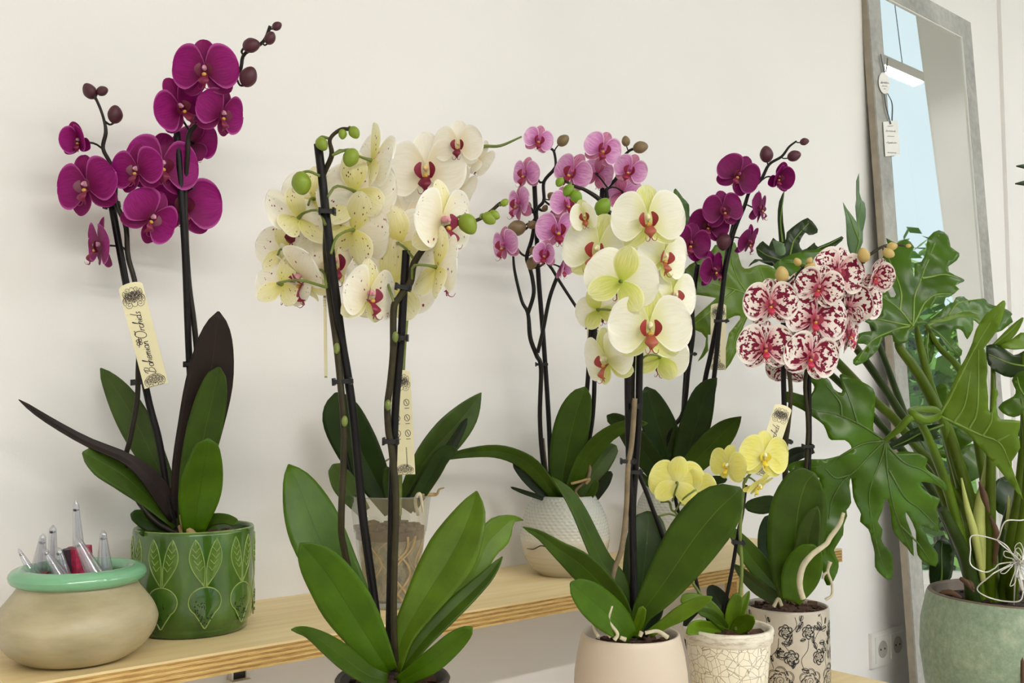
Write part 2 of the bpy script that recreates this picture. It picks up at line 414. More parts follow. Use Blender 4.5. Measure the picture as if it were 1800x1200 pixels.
# double socket
p0 = on_y(1527, 1140, WALL_Y); p1 = on_y(1585, 1140, WALL_Y)
zc = on_y(1550, 1137, WALL_Y).z; xw = p1.x - p0.x; hh = .042
t = thing('wall_socket', (p0.x + xw / 2, WALL_Y, zc - hh), 'white double wall socket low beside the leaning mirror', 'socket')
mb = MB(); mb.box((p0.x, WALL_Y - .009, zc - hh), (p1.x, WALL_Y, zc + hh)); sharp(build(mb, 'cover_plate', M_WHITE, t, False))
for k in (.28, .74):
    cx = p0.x + xw * k; mb = MB()
    mb.box((cx - .031, WALL_Y - .012, zc - .031), (cx + .031, WALL_Y - .009, zc + .031)); s_ = build(mb, 'socket_frame', M_WHITE, t, False)
    mb = MB(); rows = []
    for r, y in ((.021, -.0125), (.0205, -.0135), (.019, -.0125), (.0185, -.0122), (.001, -.0122)):
        rows.append([(cx + r * math.cos(2 * math.pi * j / 28), WALL_Y + y, zc + r * math.sin(2 * math.pi * j / 28)) for j in range(28)])
    mb.grid(rows, closed=True); ORG[s_.name] = ORG[t.name]; build(mb, 'socket_well', plain('socket well grey', (176, 172, 164), .5, .1), s_)
    mb = MB()
    for dx in (-.0095, .0095): mb.tube([(cx + dx, WALL_Y - .0124, zc), (cx + dx, WALL_Y - .0131, zc)], .0026, 10)
    build(mb, 'contact_holes', M_BLACK, s_)

# ------------------------------------------------------------------ leaning mirror
MXL, MXR, MH, FW, MT = 2.318, 2.912, 2.13, .060, .022
def mir(x, h, d):                       # h along the mirror, d in front of (+) its face
    a = math.atan(.049); up = Vector((0, math.sin(a), math.cos(a))); n = Vector((0, -math.cos(a), math.sin(a)))
    return Vector((x, 1.202, .001)) + up * h + n * d
mir_root = thing('standing_mirror', (2.615, 1.21, 0), 'tall grey framed mirror leaning against the white wall', 'mirror')
m_frame, nt, b = newmat('grey concrete look frame'); o_ = tc(nt)
n_ = noise(nt, o_, 7, 5, .65); n2_ = noise(nt, o_, 60, 3)
r_ = ramp(nt, [(.3, s2l((134, 132, 124))), (.7, s2l((176, 175, 166)))], n_); nt.links.new(mixc(nt, .2, r_.outputs[0], n2_), b.inputs['Base Color']); b.inputs['Roughness'].default_value = .55
m_side = plain('wooden frame side', (156, 146, 128), .6, .18, 25)
m_glass, nt, b = newmat('mirror glass'); b.inputs['Metallic'].default_value = 1; b.inputs['Roughness'].default_value = .012
nn = noise(nt, tc(nt), 3, 2); nt.links.new(ramp(nt, [(.3, (.80, .83, .82)), (.7, (.84, .865, .855))], nn).outputs[0], b.inputs['Base Color'])
def mbox(mb, x0, x1, h0, h1, d0, d1, mi=0):
    c = [mir(x, h, d) for x in (x0, x1) for h in (h0, h1) for d in (d0, d1)]
    for q in ((0, 1, 3, 2), (4, 6, 7, 5), (0, 4, 5, 1), (2, 3, 7, 6), (0, 2, 6, 4), (1, 5, 7, 3)): mb.face([c[i] for i in q], mi)
for (x0, x1, h0, h1) in ((MXL, MXL + FW, 0, MH), (MXR - FW, MXR, 0, MH), (MXL + FW, MXR - FW, 0, FW), (MXL + FW, MXR - FW, MH - FW, MH)):
    mb = MB(); mbox(mb, x0, x1, h0, h1, -.004, 0); build(mb, 'frame_face', m_frame, mir_root, False)
for (x0, x1, h0, h1) in ((MXL, MXL + .018, 0, MH), (MXR - .018, MXR, 0, MH), (MXL + .018, MXR - .018, 0, .018), (MXL + .018, MXR - .018, MH - .018, MH)):
    mb = MB(); mbox(mb, x0, x1, h0, h1, -MT, -.004); build(mb, 'wooden_side', m_side, mir_root, False)
mb = MB(); mbox(mb, MXL + FW - .002, MXR - FW + .002, FW - .002, MH - FW + .002, -.008, -.005); build(mb, 'glass', m_glass, mir_root, False)
mb = MB(); e = .003
mbox(mb, MXL + FW, MXL + FW + e, FW, MH - FW, -.005, -.001); build(mb, 'inner_edge', M_BLACK, mir_root, False)
for (x0, x1, h0, h1) in ((MXR - FW - e, MXR - FW, FW, MH - FW), (MXL + FW + e, MXR - FW - e, FW, FW + e), (MXL + FW + e, MXR - FW - e, MH - FW - e, MH - FW)):
    mb = MB(); mbox(mb, x0, x1, h0, h1, -.005, -.001); build(mb, 'inner_edge', M_WHITE, mir_root, False)
def mirpt(px, py, d=0.0):               # pixel -> point of the mirror's face
    dr = ray(px, py); q0 = mir(0, 0, d); n = (mir(0, 0, 1) - mir(0, 0, 0)); return CAM + dr * ((q0 - CAM).dot(n) / dr.dot(n))

# ------------------------------------------------------------------ flat strokes (printing)
def strokes(lines, width, fn, name, mat, parent):
    mb = MB()
    for L in lines:
        rows = []
        for i, (x, y) in enumerate(L):
            a = L[max(i - 1, 0)]; c = L[min(i + 1, len(L) - 1)]; dx, dy = c[0] - a[0], c[1] - a[1]; d = math.hypot(dx, dy) or 1
            nx, ny = -dy / d * width / 2, dx / d * width / 2
            rows.append([fn(x + nx, y + ny), fn(x - nx, y - ny)])
        if len(rows) > 1: mb.grid(rows)
    return build(mb, name, mat, parent)
def arc(cx, cy, rx, ry, a0, a1, n=12):
    return [(cx + rx * math.cos(math.radians(a0 + (a1 - a0) * i / n)), cy + ry * math.sin(math.radians(a0 + (a1 - a0) * i / n))) for i in range(n + 1)]
GL = {  # cursive letters: strokes, advance
 'B': ([[(.02, .02), (.1, .5), (.16, .98)], [(-.12, .72), (-.02, .95), (.25, 1.05), (.45, .92), (.4, .65), (.16, .52), (.42, .5), (.52, .28), (.36, .03), (.05, -.05), (-.12, .08)]], .62),
 'O': ([arc(.34, .5, .34, .55, 100, 470, 24), [(.25, 1.05), (.5, .95), (.72, 1.05)]], .78),
 'o': ([arc(.17, .2, .15, .2, 90, 450, 14), [(.2, .4), (.34, .36)]], .36),
 'h': ([[(0, 0), (.1, .6), (.22, .98), (.12, .9), (.06, .3), (.02, 0)], [(.04, .12), (.16, .38), (.27, .36), (.27, .1), (.36, .02)]], .38),
 'e': ([[(.02, .15), (.28, .24), (.2, .4), (.05, .28), (.08, .02), (.34, .06)]], .34),
 'm': ([[(0, 0), (.05, .38)], [(.04, .2), (.14, .39), (.2, .3), (.2, 0)], [(.2, .2), (.3, .39), (.37, .3), (.37, .04), (.46, .02)]], .48),
 'i': ([[(.02, .1), (.1, .38), (.1, .05), (.2, .02)], [(.13, .54), (.15, .57)]], .22),
 'a': ([arc(.16, .2, .15, .2, 40, 400, 14), [(.3, .38), (.29, .05), (.4, .03)]], .42),
 'n': ([[(0, 0), (.05, .38)], [(.04, .2), (.16, .39), (.24, .3), (.24, .04), (.34, .02)]], .36),
 'r': ([[(0, 0), (.06, .38), (.12, .3), (.24, .38)]], .27),
 'c': ([arc(.16, .2, .15, .2, 50, 330, 12)], .33),
 'd': ([arc(.16, .2, .15, .2, 40, 400, 14), [(.42, 1.0), (.32, .5), (.3, .05), (.42, .03)]], .44),
 's': ([[(.02, .04), (.16, .02), (.2, .14), (.08, .25), (.12, .38), (.24, .34)]], .28),
 ' ': ([], .25)}
def script(text, x0, y0, size, shear=.25):
    out = []; x = x0
    for ch in text:
        st, ad = GL[ch]
        for L in st:
            L2 = catmull(L, max(2, len(L) * 2)) if len(L) > 2 and len(L) < 10 else L
            out.append([(x + (a + b * shear) * size, y0 + b * size) for a, b in L2])
        x += ad * size
    return out, x
def ornament(cx, cy, r, flip=1):
    L = []
    for k in range(-2, 3):
        a = k * 34
        bx, by = cx + math.sin(math.radians(a)) * r * .55, cy + flip * math.cos(math.radians(a)) * r * .45
        L.append(arc(bx, by, r * .2, r * .24, 0, 360, 12)); L.append(arc(bx, by, r * .1, r * .13, 0, 360, 8))
        L.append([(cx, cy - flip * r * .1), (bx, by)])
    for s in (-1, 1):
        sp = [(cx + s * (r * .45 + r * .32 * (1 - i / 18) * math.cos(i * .6)), cy - flip * (r * .25) + r * .3 * (1 - i / 18) * math.sin(i * .6)) for i in range(18)]
        L.append(sp); L.append(arc(cx + s * r * .78, cy + flip * r * .1, r * .14, r * .3, 0, 360, 10))
    L.append(arc(cx, cy - flip * r * .15, r * .24, r * .3, 0, 360, 14)); L.append(arc(cx, cy, r * .92, r * .75, 0, 180 * flip, 20)); L.append(arc(cx, cy, r * .8, r * .62, 0, 180 * flip, 20))
    return L
def plant_tag(a, b, wpx, Z, label, face='front', Zb=None, roll=0):
    """paper tag from the pixel a (top, pierced end) to b (bottom)"""
    A = P(a[0], a[1], Z); B = P(b[0], b[1], Zb or Z); ax = (B - A); Ln = ax.length; ax.normalize()
    W = wpx * Z / FPX / max(math.cos(math.radians(roll)), .1)
    side = ax.cross(FWD).normalized()
    if side.dot(RIGHT) < 0: side = -side
    nrm0 = -FWD
    nrm = side.cross(ax)
    if nrm.dot(FWD) > 0: nrm = -nrm
    side = (side * math.cos(math.radians(roll)) + nrm * math.sin(math.radians(roll))).normalized(); nrm = side.cross(ax)
    if nrm.dot(FWD) > 0: nrm = -nrm
    t = thing('plant_tag', B, label, 'tag', 'printed orchid tags')
    def fn(x, y, d=.0006): return A + side * x + ax * y + nrm * d          # x across (-W/2..W/2), y down the tag
    out = [(x, y) for x, y in arc(0, W * .18, W / 2, W * .18, 180, 360, 12)] + [(W / 2, Ln), (-W / 2, Ln)]
    mb = MB(); fr = [fn(x, y, .0003) for x, y in out]; bk = [fn(x, y, -.0003) for x, y in out]
    mb.face(fr); mb.face(bk[::-1]); mb.grid([fr + [fr[0]], bk + [bk[0]]]); build(mb, 'card', M_PAPER, t, False)
    lw = W * .028
    for grp in (ornament(0, W * .78, W * .50, -1) + ornament(0, W * .40, W * .44, 1), ornament(0, Ln - W * .16, W * .46, -1)):
        strokes([[(max(-W / 2, min(W / 2, x)), max(W * .06, min(Ln - .0005, y))) for x, y in L] for L in grp], W * .017, fn, 'ornament_print', M_INK, t)
    if face == 'front':
        size = W * .42; L, xe = script('Bohemian Orchids', 0, 0, size)
        k = min(1, (Ln - W * 1.75) / xe); y0 = Ln - W * .55
        L2 = [[(W * .12 - yy * k, y0 - xx * k) for xx, yy in q] for q in L]
        strokes(L2, lw, fn, 'lettering', M_INK, t)
        sy = y0 - xe * k * .52
        sprig = [[(-W * .28, sy + W * .2), (-W * .2, sy), (-W * .22, sy - W * .2)]] + [arc(-W * .22 + s * W * .05, sy - W * .08 + j * W * .13, W * .07, W * .05, 0, 360, 8) for j in range(2) for s in (-1, 1)]
        strokes(sprig, lw, fn, 'sprig_print', M_INK, t)
    else:
        L = []
        for j in range(3):
            for s in (-1, 1):
                cx, cy = s * W * .24, W * (1.6 + j * .75)
                L.append(arc(cx, cy, W * .13, W * .16, 0, 360, 10)); L.append([(cx - W * .1, cy + W * .28), (cx + W * .12, cy + W * .28)]); L.append([(cx - W * .05, cy - W * .1), (cx + W * .05, cy + W * .1)])
        for q in range(14): L.append([(W * .1, W * 3.8 + q * W * .07), (W * .16, W * 3.8 + q * W * .07 + W * .03)])
        strokes([[(x, min(y, Ln - .001)) for x, y in q] for q in L], lw, fn, 'care_print', M_INK, t)
    return t

# ------------------------------------------------------------------ orchid parts
def fdir(yaw, pitch):
    y, p = math.radians(yaw), math.radians(pitch)
    return (RIGHT * math.sin(y) * math.cos(p) + UP * math.sin(p) - FWD * math.cos(y) * math.cos(p)).normalized()
def frame(yaw, pitch, roll):
    f = fdir(yaw, pitch); u = (UP - f * f.dot(UP)).normalized(); x = u.cross(f); r = math.radians(roll)
    x2 = x * math.cos(r) + u * math.sin(r); u2 = u * math.cos(r) - x * math.sin(r)
    return Matrix(((x2.x, u2.x, f.x), (x2.y, u2.y, f.y), (x2.z, u2.z, f.z)))
def sheet(L, W, p, e, ang, tilt, bend, cup, ruf, seed, nu=13, nv=9, tip=0.0):
    """a petal lying in the xy plane from the centre outwards at angle ang"""
    rnd = random.Random(seed); ph = rnd.random() * 6; rows = []
    ca, sa = math.cos(math.radians(ang)), math.sin(math.radians(ang)); ct, st = math.cos(math.radians(tilt)), math.sin(math.radians(tilt))
    for i in range(nu):
        u = 1 - (1 - i / (nu - 1)) ** 1.55
        if u > p: hw = W * math.sqrt(max(1 - ((u - p) / (1 - p)) ** 2, .0004)) ** e
        else: hw = W * (.13 + .87 * math.sin(math.pi / 2 * u / p) ** .95)
        hw *= 1 - tip * u * u
        row = []
        for j in range(nv):
            v = -1 + 2 * j / (nv - 1)
            x = L * u; y = hw * v
            z = bend * u * u * L + cup * v * v * hw + ruf * math.sin(v * 5 + u * 4 + ph) * u * abs(v) - .012 * (1 - abs(v)) * math.sin(math.pi * u)
            x2 = x * ct - z * st; z2 = x * st + z * ct
            row.append((x2 * ca - y * sa, x2 * sa + y * ca, z2 + .02))
        rows.append(row)
    return rows
def flower_kit(key, petal, sepal, lipm, lipm2, colm, pw=.70, ls=1.0, nvar=3):
    """shared meshes of one kind of flower"""
    K = {}
    for cup, tl in (('open', 4), ('cup', 52)):
        for k in range(nvar):
            rnd = random.Random(sum(map(ord, key)) + k * 7)
            ps = []
            for a, s in ((12, 1), (168, -1)):
                mb = MB(); mb.grid(sheet(1.03, pw, .50, .92, a + rnd.uniform(-5, 5), tl + rnd.uniform(-5, 8), -.10 + rnd.uniform(-.08, .06), .12, .045, k * 11 + s)); ps.append(mb.mesh(key + '_petal', petal))
            ss = []
            for a in (90, 90 + 132, 90 - 132):
                mb = MB(); mb.grid(sheet(1.0 if a == 90 else .95, .37, .52, .95, a + rnd.uniform(-4, 4), tl * .6 - 5 + rnd.uniform(-6, 4), -.08 + rnd.uniform(-.08, .05), .14, .02, k * 13 + a, tip=.10))
                mb.v = [(x, y, z - .035) for x, y, z in mb.v]; ss.append(mb.mesh(key + '_sepal', sepal))
            K[cup, k] = (ps, ss)
    mb = MB()                                   # lip: two side lobes standing up, an anchor shaped mid lobe, two whiskers
    ls *= 1.22
    for s in (-1, 1):
        rows = []
        for i in range(9):
            u = i / 8; hw = .092 * math.sin(math.pi * min(max(.06 + .9 * u, .04), .97)) ** .55
            c = Vector((s * (.07 + .085 * math.sin(math.pi * (.1 + .8 * u))), -.17 + .33 * u, .10 + .12 * math.sin(math.pi * (.1 + .7 * u)))); d = Vector((s * .72, .05, .6))
            rows.append([(c + d * hw * v) * ls for v in (-1, -.5, 0, .5, 1)])
        mb.grid(rows, 0)
    rows = []
    prof = [(0, .06), (.15, .08), (.3, .10), (.45, .125), (.58, .14), (.7, .11), (.82, .06), (.92, .04), (1, .02)]
    for u, hw in prof:
        rows.append([(hw * v * ls, (-.10 - .34 * u) * ls, (.10 + .34 * math.sin(u * 2.4) - .07 * v * v) * ls) for v in (-1, -.5, 0, .5, 1)])
    mb.grid(rows, 1)
    for s in (-1, 1):
        mb.tube([(s * .015 * ls, -.43 * ls, .33 * ls), (s * .05 * ls, -.50 * ls, .36 * ls), (s * .11 * ls, -.50 * ls, .42 * ls), (s * .13 * ls, -.42 * ls, .45 * ls)], [.018, .013, .009, .005], 5, 8, 1)
    mb.ball((0, -.12 * ls, .2 * ls), (.06 * ls, .05 * ls, .05 * ls), 2, 6, 8)
    K['lip'] = mb.mesh(key + '_lip', [lipm, lipm2, M_CALLUS])
    mb = MB(); mb.ball((0, .06, .13), (.07, .09, .13), 0, 8, 10); mb.ball((0, .045, .25), (.055, .05, .04), 0, 6, 8); K['column'] = mb.mesh(key + '_column', colm)
    mb = MB(); mb.ball((0, 0, 0), (1, 1, 1.25), 0, 12, 16)
    mb.v = [(x * (1 + .045 * math.cos(3 * math.atan2(y, x))) * (1 - .18 * max(z, 0) / 1.25), y * (1 + .045 * math.cos(3 * math.atan2(y, x))) * (1 - .18 * max(z, 0) / 1.25), z) for x, y, z in mb.v]
    K['budmb'] = mb; return K
M_CALLUS = plain('lip callus', (206, 160, 70), .5, .2)
def kit(key, petal, sepal, lip, lip2, col, bud, **k):
    K = flower_kit(key, petal, sepal, plain(key + ' lip', lip, .45, .25, 90), plain(key + ' lip front', lip2, .45, .25, 90), plain(key + ' column', col, .45, .1), **k)
    K['bud'] = K['budmb'].mesh(key + '_bud', plain(key + ' bud', bud, .5, .3, 45)); return K
pm = petalmat('magenta petal', (140, 14, 104), (152, 20, 118), edge=(196, 92, 170), vein=(112, 6, 76), veinamt=.5, basecol=(110, 4, 60))
ps_ = petalmat('magenta sepal', (122, 12, 84), (140, 18, 100), edge=(170, 70, 140), vein=(96, 6, 58), veinamt=.5, basecol=(100, 4, 50))
K_MAG = kit('magenta', pm, ps_, (98, 4, 44), (120, 10, 58), (206, 150, 170), (74, 26, 40))
pm = petalmat('dark magenta petal', (118, 6, 84), (130, 10, 96), edge=(176, 74, 150), vein=(94, 2, 62), veinamt=.5, basecol=(92, 0, 48))
K_DMG = kit('dark magenta', pm, pm, (96, 6, 46), (120, 14, 60), (170, 70, 110), (78, 28, 44))
pm = petalmat('pink veined petal', (220, 152, 206), (236, 196, 226), edge=(247, 232, 242), vein=(188, 90, 164), veinamt=.55, basecol=(190, 90, 160))
ps2 = petalmat('pink veined sepal', (206, 130, 168), (214, 158, 186), edge=(236, 206, 214), vein=(168, 60, 104), veinamt=.8, basecol=(180, 80, 130))
K_PNK = kit('pink', pm, ps2, (132, 8, 48), (140, 14, 56), (190, 80, 120), (124, 104, 72), ls=1.3)
pm = petalmat('spotted cream petal', (246, 240, 222), (248, 246, 236), edge=(252, 250, 246), vein=(236, 226, 196), veinamt=.35, basecol=(242, 230, 184), spots=(140, 30, 84), spotkind='dots', tr=.3)
ps2 = petalmat('yellowish cream sepal', (241, 235, 178), (247, 243, 220), edge=(250, 247, 232), vein=(222, 212, 140), veinamt=.4, basecol=(228, 220, 100), spots=(120, 40, 60), spotkind='dots', tr=.3)
K_SPT = kit('spotted', pm, ps2, (126, 12, 52), (132, 30, 58), (214, 150, 160), (122, 142, 34))
pm = petalmat('clean white petal', (247, 242, 226), (249, 245, 234), edge=(252, 250, 242), vein=(238, 229, 204), veinamt=.35, basecol=(240, 224, 184), tr=.3)
K_WHT = kit('white', pm, pm, (128, 6, 42), (112, 4, 38), (226, 196, 140), (126, 144, 40))
pm = petalmat('green white petal', (249, 247, 228), (251, 250, 240), edge=(253, 252, 246), vein=(238, 235, 204), veinamt=.35, basecol=(230, 230, 140), tr=.3)
ps2 = petalmat('green white sepal', (230, 230, 146), (240, 238, 196), edge=(247, 246, 220), vein=(200, 208, 90), veinamt=.5, basecol=(200, 214, 70), tr=.3)
K_GRW = kit('green white', pm, ps2, (150, 44, 40), (164, 84, 60), (238, 230, 190), (112, 144, 26))
pm = petalmat('blotched petal', (240, 226, 218), (246, 238, 232), edge=(248, 242, 236), basecol=(200, 60, 100), spots=(120, 8, 46), spotkind='blotch', tr=.15)
K_HAR = kit('blotched', pm, pm, (168, 62, 84), (186, 44, 72), (200, 120, 124), (190, 164, 98), pw=.74, ls=.82)
pm = petalmat('yellow petal', (240, 235, 130), (243, 239, 160), edge=(244, 240, 170), vein=(224, 214, 96), veinamt=.4, basecol=(240, 236, 170), tr=.3)
K_YEL = kit('yellow', pm, pm, (226, 206, 60), (222, 196, 50), (246, 242, 200), (190, 196, 80), ls=.8)

def flower(root, K, px, py, wpx, Z, yaw=0, pitch=0, roll=0, stem=None, cup=False, stemmat=None, sz=None):
    sg = -1 if yaw < 0 else 1; ay = abs(yaw)
    if 48 < ay <= 90: ay = 48 + (ay - 48) * .3
    elif 90 < ay < 132: ay = 132 - (132 - ay) * .3
    yaw = sg * ay
    R = frame(yaw, pitch, roll); s = wpx / 2 * 1.06 * Z / FPX; pos = P(px, py, Z)
    mb = MB(); back = pos - R.col[2] * s * .1
    if stem is not None:
        S = P(stem[0], stem[1], stem[2] if len(stem) > 2 else (sz or Z))
        pts = [S, S.lerp(back, .5) - R.col[2] * s * .25 + UP * s * .12, back - R.col[2] * s * .18, back + R.col[2] * s * .11]
    else:
        pts = [back - R.col[2] * s * .5 - UP * s * .2, back - R.col[2] * s * .25, back + R.col[2] * s * .11]
    mb.tube(pts, [.0014 if len(pts) == 4 else .0012] * (len(pts) - 1) + [.0024], 6, 9)
    Ri = R.transposed()
    mb.v = [tuple(Ri @ (Vector(v) - pos)) for v in mb.v]
    fo = obj('flower', mb.mesh('flower_stalk', stemmat or M_STEM_G), root)
    fo.matrix_local = Matrix.Translation(pos - wpos(root)) @ R.to_4x4()
    var = random.randrange(3); pts_, sps = K['cup' if cup else 'open', var]
    sc = Matrix.Scale(s, 4)
    for nm, me in [('petal', m) for m in pts_] + [('sepal', m) for m in sps] + [('lip', K['lip']), ('column', K['column'])]:
        o = obj(nm, me, fo); o.matrix_local = sc
    return fo
def bud(root, K, px, py, rpx, Z, stem=None, ang=90, sz=None, stemmat=None):
    """ang: direction of the bud's tip in the picture, degrees from the right, counter-clockwise"""
    pos = P(px, py, Z); s = rpx * 1.08 * Z / FPX; a = math.radians(ang)
    d = (RIGHT * math.cos(a) + UP * math.sin(a) - FWD * .25).normalized(); q = d.to_track_quat('Z', 'Y').to_matrix()
    o = obj('bud', K['bud'], root); o.matrix_local = Matrix.Translation(pos - wpos(root)) @ q.to_4x4() @ Matrix.Scale(s, 4)
    if stem:
        S = P(stem[0], stem[1], stem[2] if len(stem) > 2 else (sz or Z)); base = pos - d * s * 1.2
        mb = MB(); mb.tube([S, S.lerp(base, .55) - d * s * .3, base + d * s * .1], .0011 if rpx < 10 else .0014, 6, 7); build(mb, 'bud_stalk', stemmat or M_STEM_G, root)
def path(root, pts, rpx, Z, name, mat, n=None, sides=8):
    """tube through (px, py[, dz]) points; radius in pixels at depth Z"""
    q = [P(p[0], p[1], Z + (p[2] if len(p) > 2 else 0)) for p in pts]
    r = [a * Z / FPX for a in rpx] if isinstance(rpx, (list, tuple)) else rpx * Z / FPX
    mb = MB(); mb.tube(q, r, sides, n or max(8, len(pts) * 5)); return build(mb, name, mat, root)
def clip(root, px, py, Z, wpx=24, ang=0):
    c = P(px, py, Z); k = Z / FPX; a = math.radians(ang); d = RIGHT * math.cos(a) + UP * math.sin(a); mb = MB()
    u = d.cross(FWD).normalized(); M3 = Matrix(((d.x, u.x, FWD.x), (d.y, u.y, FWD.y), (d.z, u.z, FWD.z)))
    f = wpx * 1.25 * k / 2; fn = lambda v: M3 @ v + c
    class T:
        def __matmul__(s, v): return fn(v)
    mb.box((-f, -.0022, -.0066), (f, .0022, -.0046), 0, T()); mb.box((-f, -.0018, .003), (f * .7, .0018, .0045), 0, T())
    for x in (-f, f * .6): mb.box((x, -.0036, -.0066), (x + .002, .0036, .0045), 0, T())
    build(mb, 'clip', M_BLACK, root, False)
def leaf(root, pts, hws, Z, dz=0.0, roll=0, mat=None, fold=.22, back=None, sag=0):
    """strap leaf: pts tip -> base in pixels, half widths in pixels; dz = depth offset of the tip"""
    n = 18; k = len(pts)
    sp = catmull([(p[0], p[1], h) for p, h in zip(pts, hws)], n)[::-1]
    C = []
    for i, (x, y, h) in enumerate(sp):
        u = i / (n - 1); C.append(P(x, y, Z + dz * u ** 1.3 + sag * u ** 3))
    rows = []; cr = math.radians(roll)
    for i in range(n):
        t = (C[min(i + 1, n - 1)] - C[max(i - 1, 0)]).normalized()
        view = (C[i] - CAM).normalized(); sd = t.cross(view).normalized(); nr = sd.cross(t).normalized()
        if nr.dot(view) > 0: nr = -nr
        side = sd * math.cos(cr) + nr * math.sin(cr); nn = nr * math.cos(cr) - sd * math.sin(cr)
        u = i / (n - 1); h = max(sp[i][2], .8)
        if u > .9: h *= math.sqrt(max(1 - ((u - .9) / .1) ** 2, .03))
        hw = h * depth(C[i]) / FPX / max(abs(math.cos(cr)), .35)
        rows.append([C[i] + side * hw * v + nn * hw * (fold * (abs(v) ** 1.2) - .06 * v * v + .05 * math.sin(u * 8 + v * 2 + pts[0][0]) * abs(v)) for v in (-1, -.8, -.5, -.22, -.05, 0, .05, .22, .5, .8, 1)])
    mb = MB(); mb.grid(rows); o = build(mb, 'leaf', [mat or M_LEAF, back or mat or M_LEAF], root)
    m = o.modifiers.new('thickness', 'SOLIDIFY'); m.thickness = .0016; m.offset = 0
    return o
def bark(cx, cy, z, r, label, n=60, soil=None, mat=None):
    rnd = random.Random(n + int(r * 1e4)); mb = MB()
    mb.lathe([(r, -.012), (r, 0), (r * .6, .003), (.0005, .004)], 24, 0, (cx, cy, z - .002))
    for _ in range(n):
        a, d = rnd.random() * 6.28, r * math.sqrt(rnd.random()) * .92; s = rnd.uniform(.003, .008)
        M = Matrix.Translation((cx + d * math.cos(a), cy + d * math.sin(a), z + rnd.uniform(0, .004))) @ Matrix.Rotation(rnd.random() * 6, 4, 'Z') @ Matrix.Rotation(rnd.uniform(-.6, .6), 4, 'X')
        mb.box((-s, -s * .7, -s * .35), (s, s * .7, s * .35), 0, M)
    return tag(build(mb, 'potting_bark', mat or M_BARK, None, False), label, 'bark', kind='stuff')
def root_tube(root, pts, rpx, Z, mat=None):
    return path(root, pts, rpx, Z, 'aerial_root', mat or M_ROOT, len(pts) * 5)
def pot_thing(name, c, label, parts, cat='pot'):
    t = thing(name, c, label, cat)
    for nm, mb, mat in parts: build(mb, nm, mat, t)
    return t

# ------------------------------------------------------------------ A: magenta orchid in the green beet pot
def base_on_shelf(px, y, z): return at_zy(px, z, y)
cA = base_on_shelf(338, 1.205, SHELF_Z); ZA = depth(cA + Vector((0, 0, .12)))
rA = 102 * ZA / FPX; HA = .1245
m_gl, nt, b = newmat('green glaze'); o_ = tc(nt); n_ = noise(nt, mapping(nt, o_, (1, 1, .5)), 22, 4)
nt.links.new(ramp(nt, [(.3, s2l((40, 74, 16))), (.55, s2l((66, 100, 28))), (.8, s2l((100, 128, 54)))], n_).outputs[0], b.inputs['Base Color'])
b.inputs['Roughness'].default_value = .16; b.inputs['Coat Weight'].default_value = .5
m_gl4 = plain('leaf green glaze', (84, 114, 40), .18, .2, 60); m_gl2 = plain('thin light green glaze', (136, 158, 84), .2, .15, 60); m_gl3 = plain('deep green glaze', (26, 54, 10), .2, .2, 60)
t = thing('planter_pot', cA, 'glossy green cylinder pot with embossed beets, holding a tall magenta orchid', 'pot')
mb = MB(); mb.lathe([(.001, .001), (rA * .90, .001), (rA * .92, .008), (rA * .92, .011), (rA * .97, .014), (rA * .985, .022), (rA, .034), (rA, HA - .004), (rA * .99, HA), (rA * .955, HA), (rA * .94, HA - .004), (rA * .92, .02), (.001, .02)], 72, 0, cA)
build(mb, 'body', m_gl, t)
mb = MB(); mb.lathe([(rA * .992, HA - .0005), (rA * .975, HA + .001), (rA * .957, HA - .0005)], 72, 0, cA); build(mb, 'rim', m_gl2, t)
for q in range(9):
    th0 = 2 * math.pi * q / 9 + .32
    def cy(x, y, d=0):          # x along the circumference, y height, d outwards
        a = th0 + x / rA; return cA + Vector((math.cos(a) * (rA + d), math.sin(a) * (rA + d), y))
    mb = MB()
    def line(pts, r, mi): mb.tube([cy(x, y, .0003) for x, y in pts], r, 6, max(6, len(pts) * 3), mi)
    for s in (-1, 1):           # two leaves
        ax = [(s * .001, .061), (s * .0065, .078), (s * .0115, .097), (s * .0125, .117)]
        edge = []
        for sg in (-1, 1):
            e = []
            for i in range(9):
                u = i / 8; x, y = catmull(ax, 9)[i]; wv = .0078 * math.sin(math.pi * min(max(u, 0), 1) ** 1.3) ** .85
                e.append((x + sg * wv, y - sg * s * wv * .25))
            line(e, .0007, 1); edge.append(e)
        mb.grid([[cy(*a_, .0001), cy((a_[0] + c_[0]) / 2, (a_[1] + c_[1]) / 2, .0013), cy(*c_, .0001)] for a_, c_ in zip(*edge)], 3)
        line(ax, .0009, 1)
        for i in (3, 4, 5, 6):
            x, y = catmull(ax, 9)[i]
            for sg in (-1, 1): mb.tube([cy(x, y, .0014), cy(x + sg * .0045, y + .0055, .001)], .0005, 5, None, 1)
    ring = []                   # beet root
    for i in range(29):
        a = 2 * math.pi * i / 28; x = .0190 * math.sin(a); y = .044 + .017 * math.cos(a)
        if math.cos(a) < 0: y = .044 + .017 * math.cos(a) - .014 * max(0, 1 - abs(x) / .012) ** 1.2
        ring.append((x, y))
    line(ring, .0008, 1)
    rows = []
    for k, d in ((1, .0001), (.8, .0011), (.5, .0017), (.02, .002)): rows.append([cy(x * k, .042 + (y - .042) * k, d) for x, y in ring[:-1]])
    mb.grid(rows, 0, closed=True)
    rnd = random.Random(q)
    for _ in range(60):
        x, y = rnd.uniform(-.014, .014), rnd.uniform(.016, .045)
        if abs(x) < .016 * (y - .008) / .034 and (x < .004 or y < .03): mb.ball(cy(x, y, .0016), .0009, 2, 4, 5)
    build(mb, 'beet_relief', [m_gl, m_gl2, m_gl3, m_gl4], t)
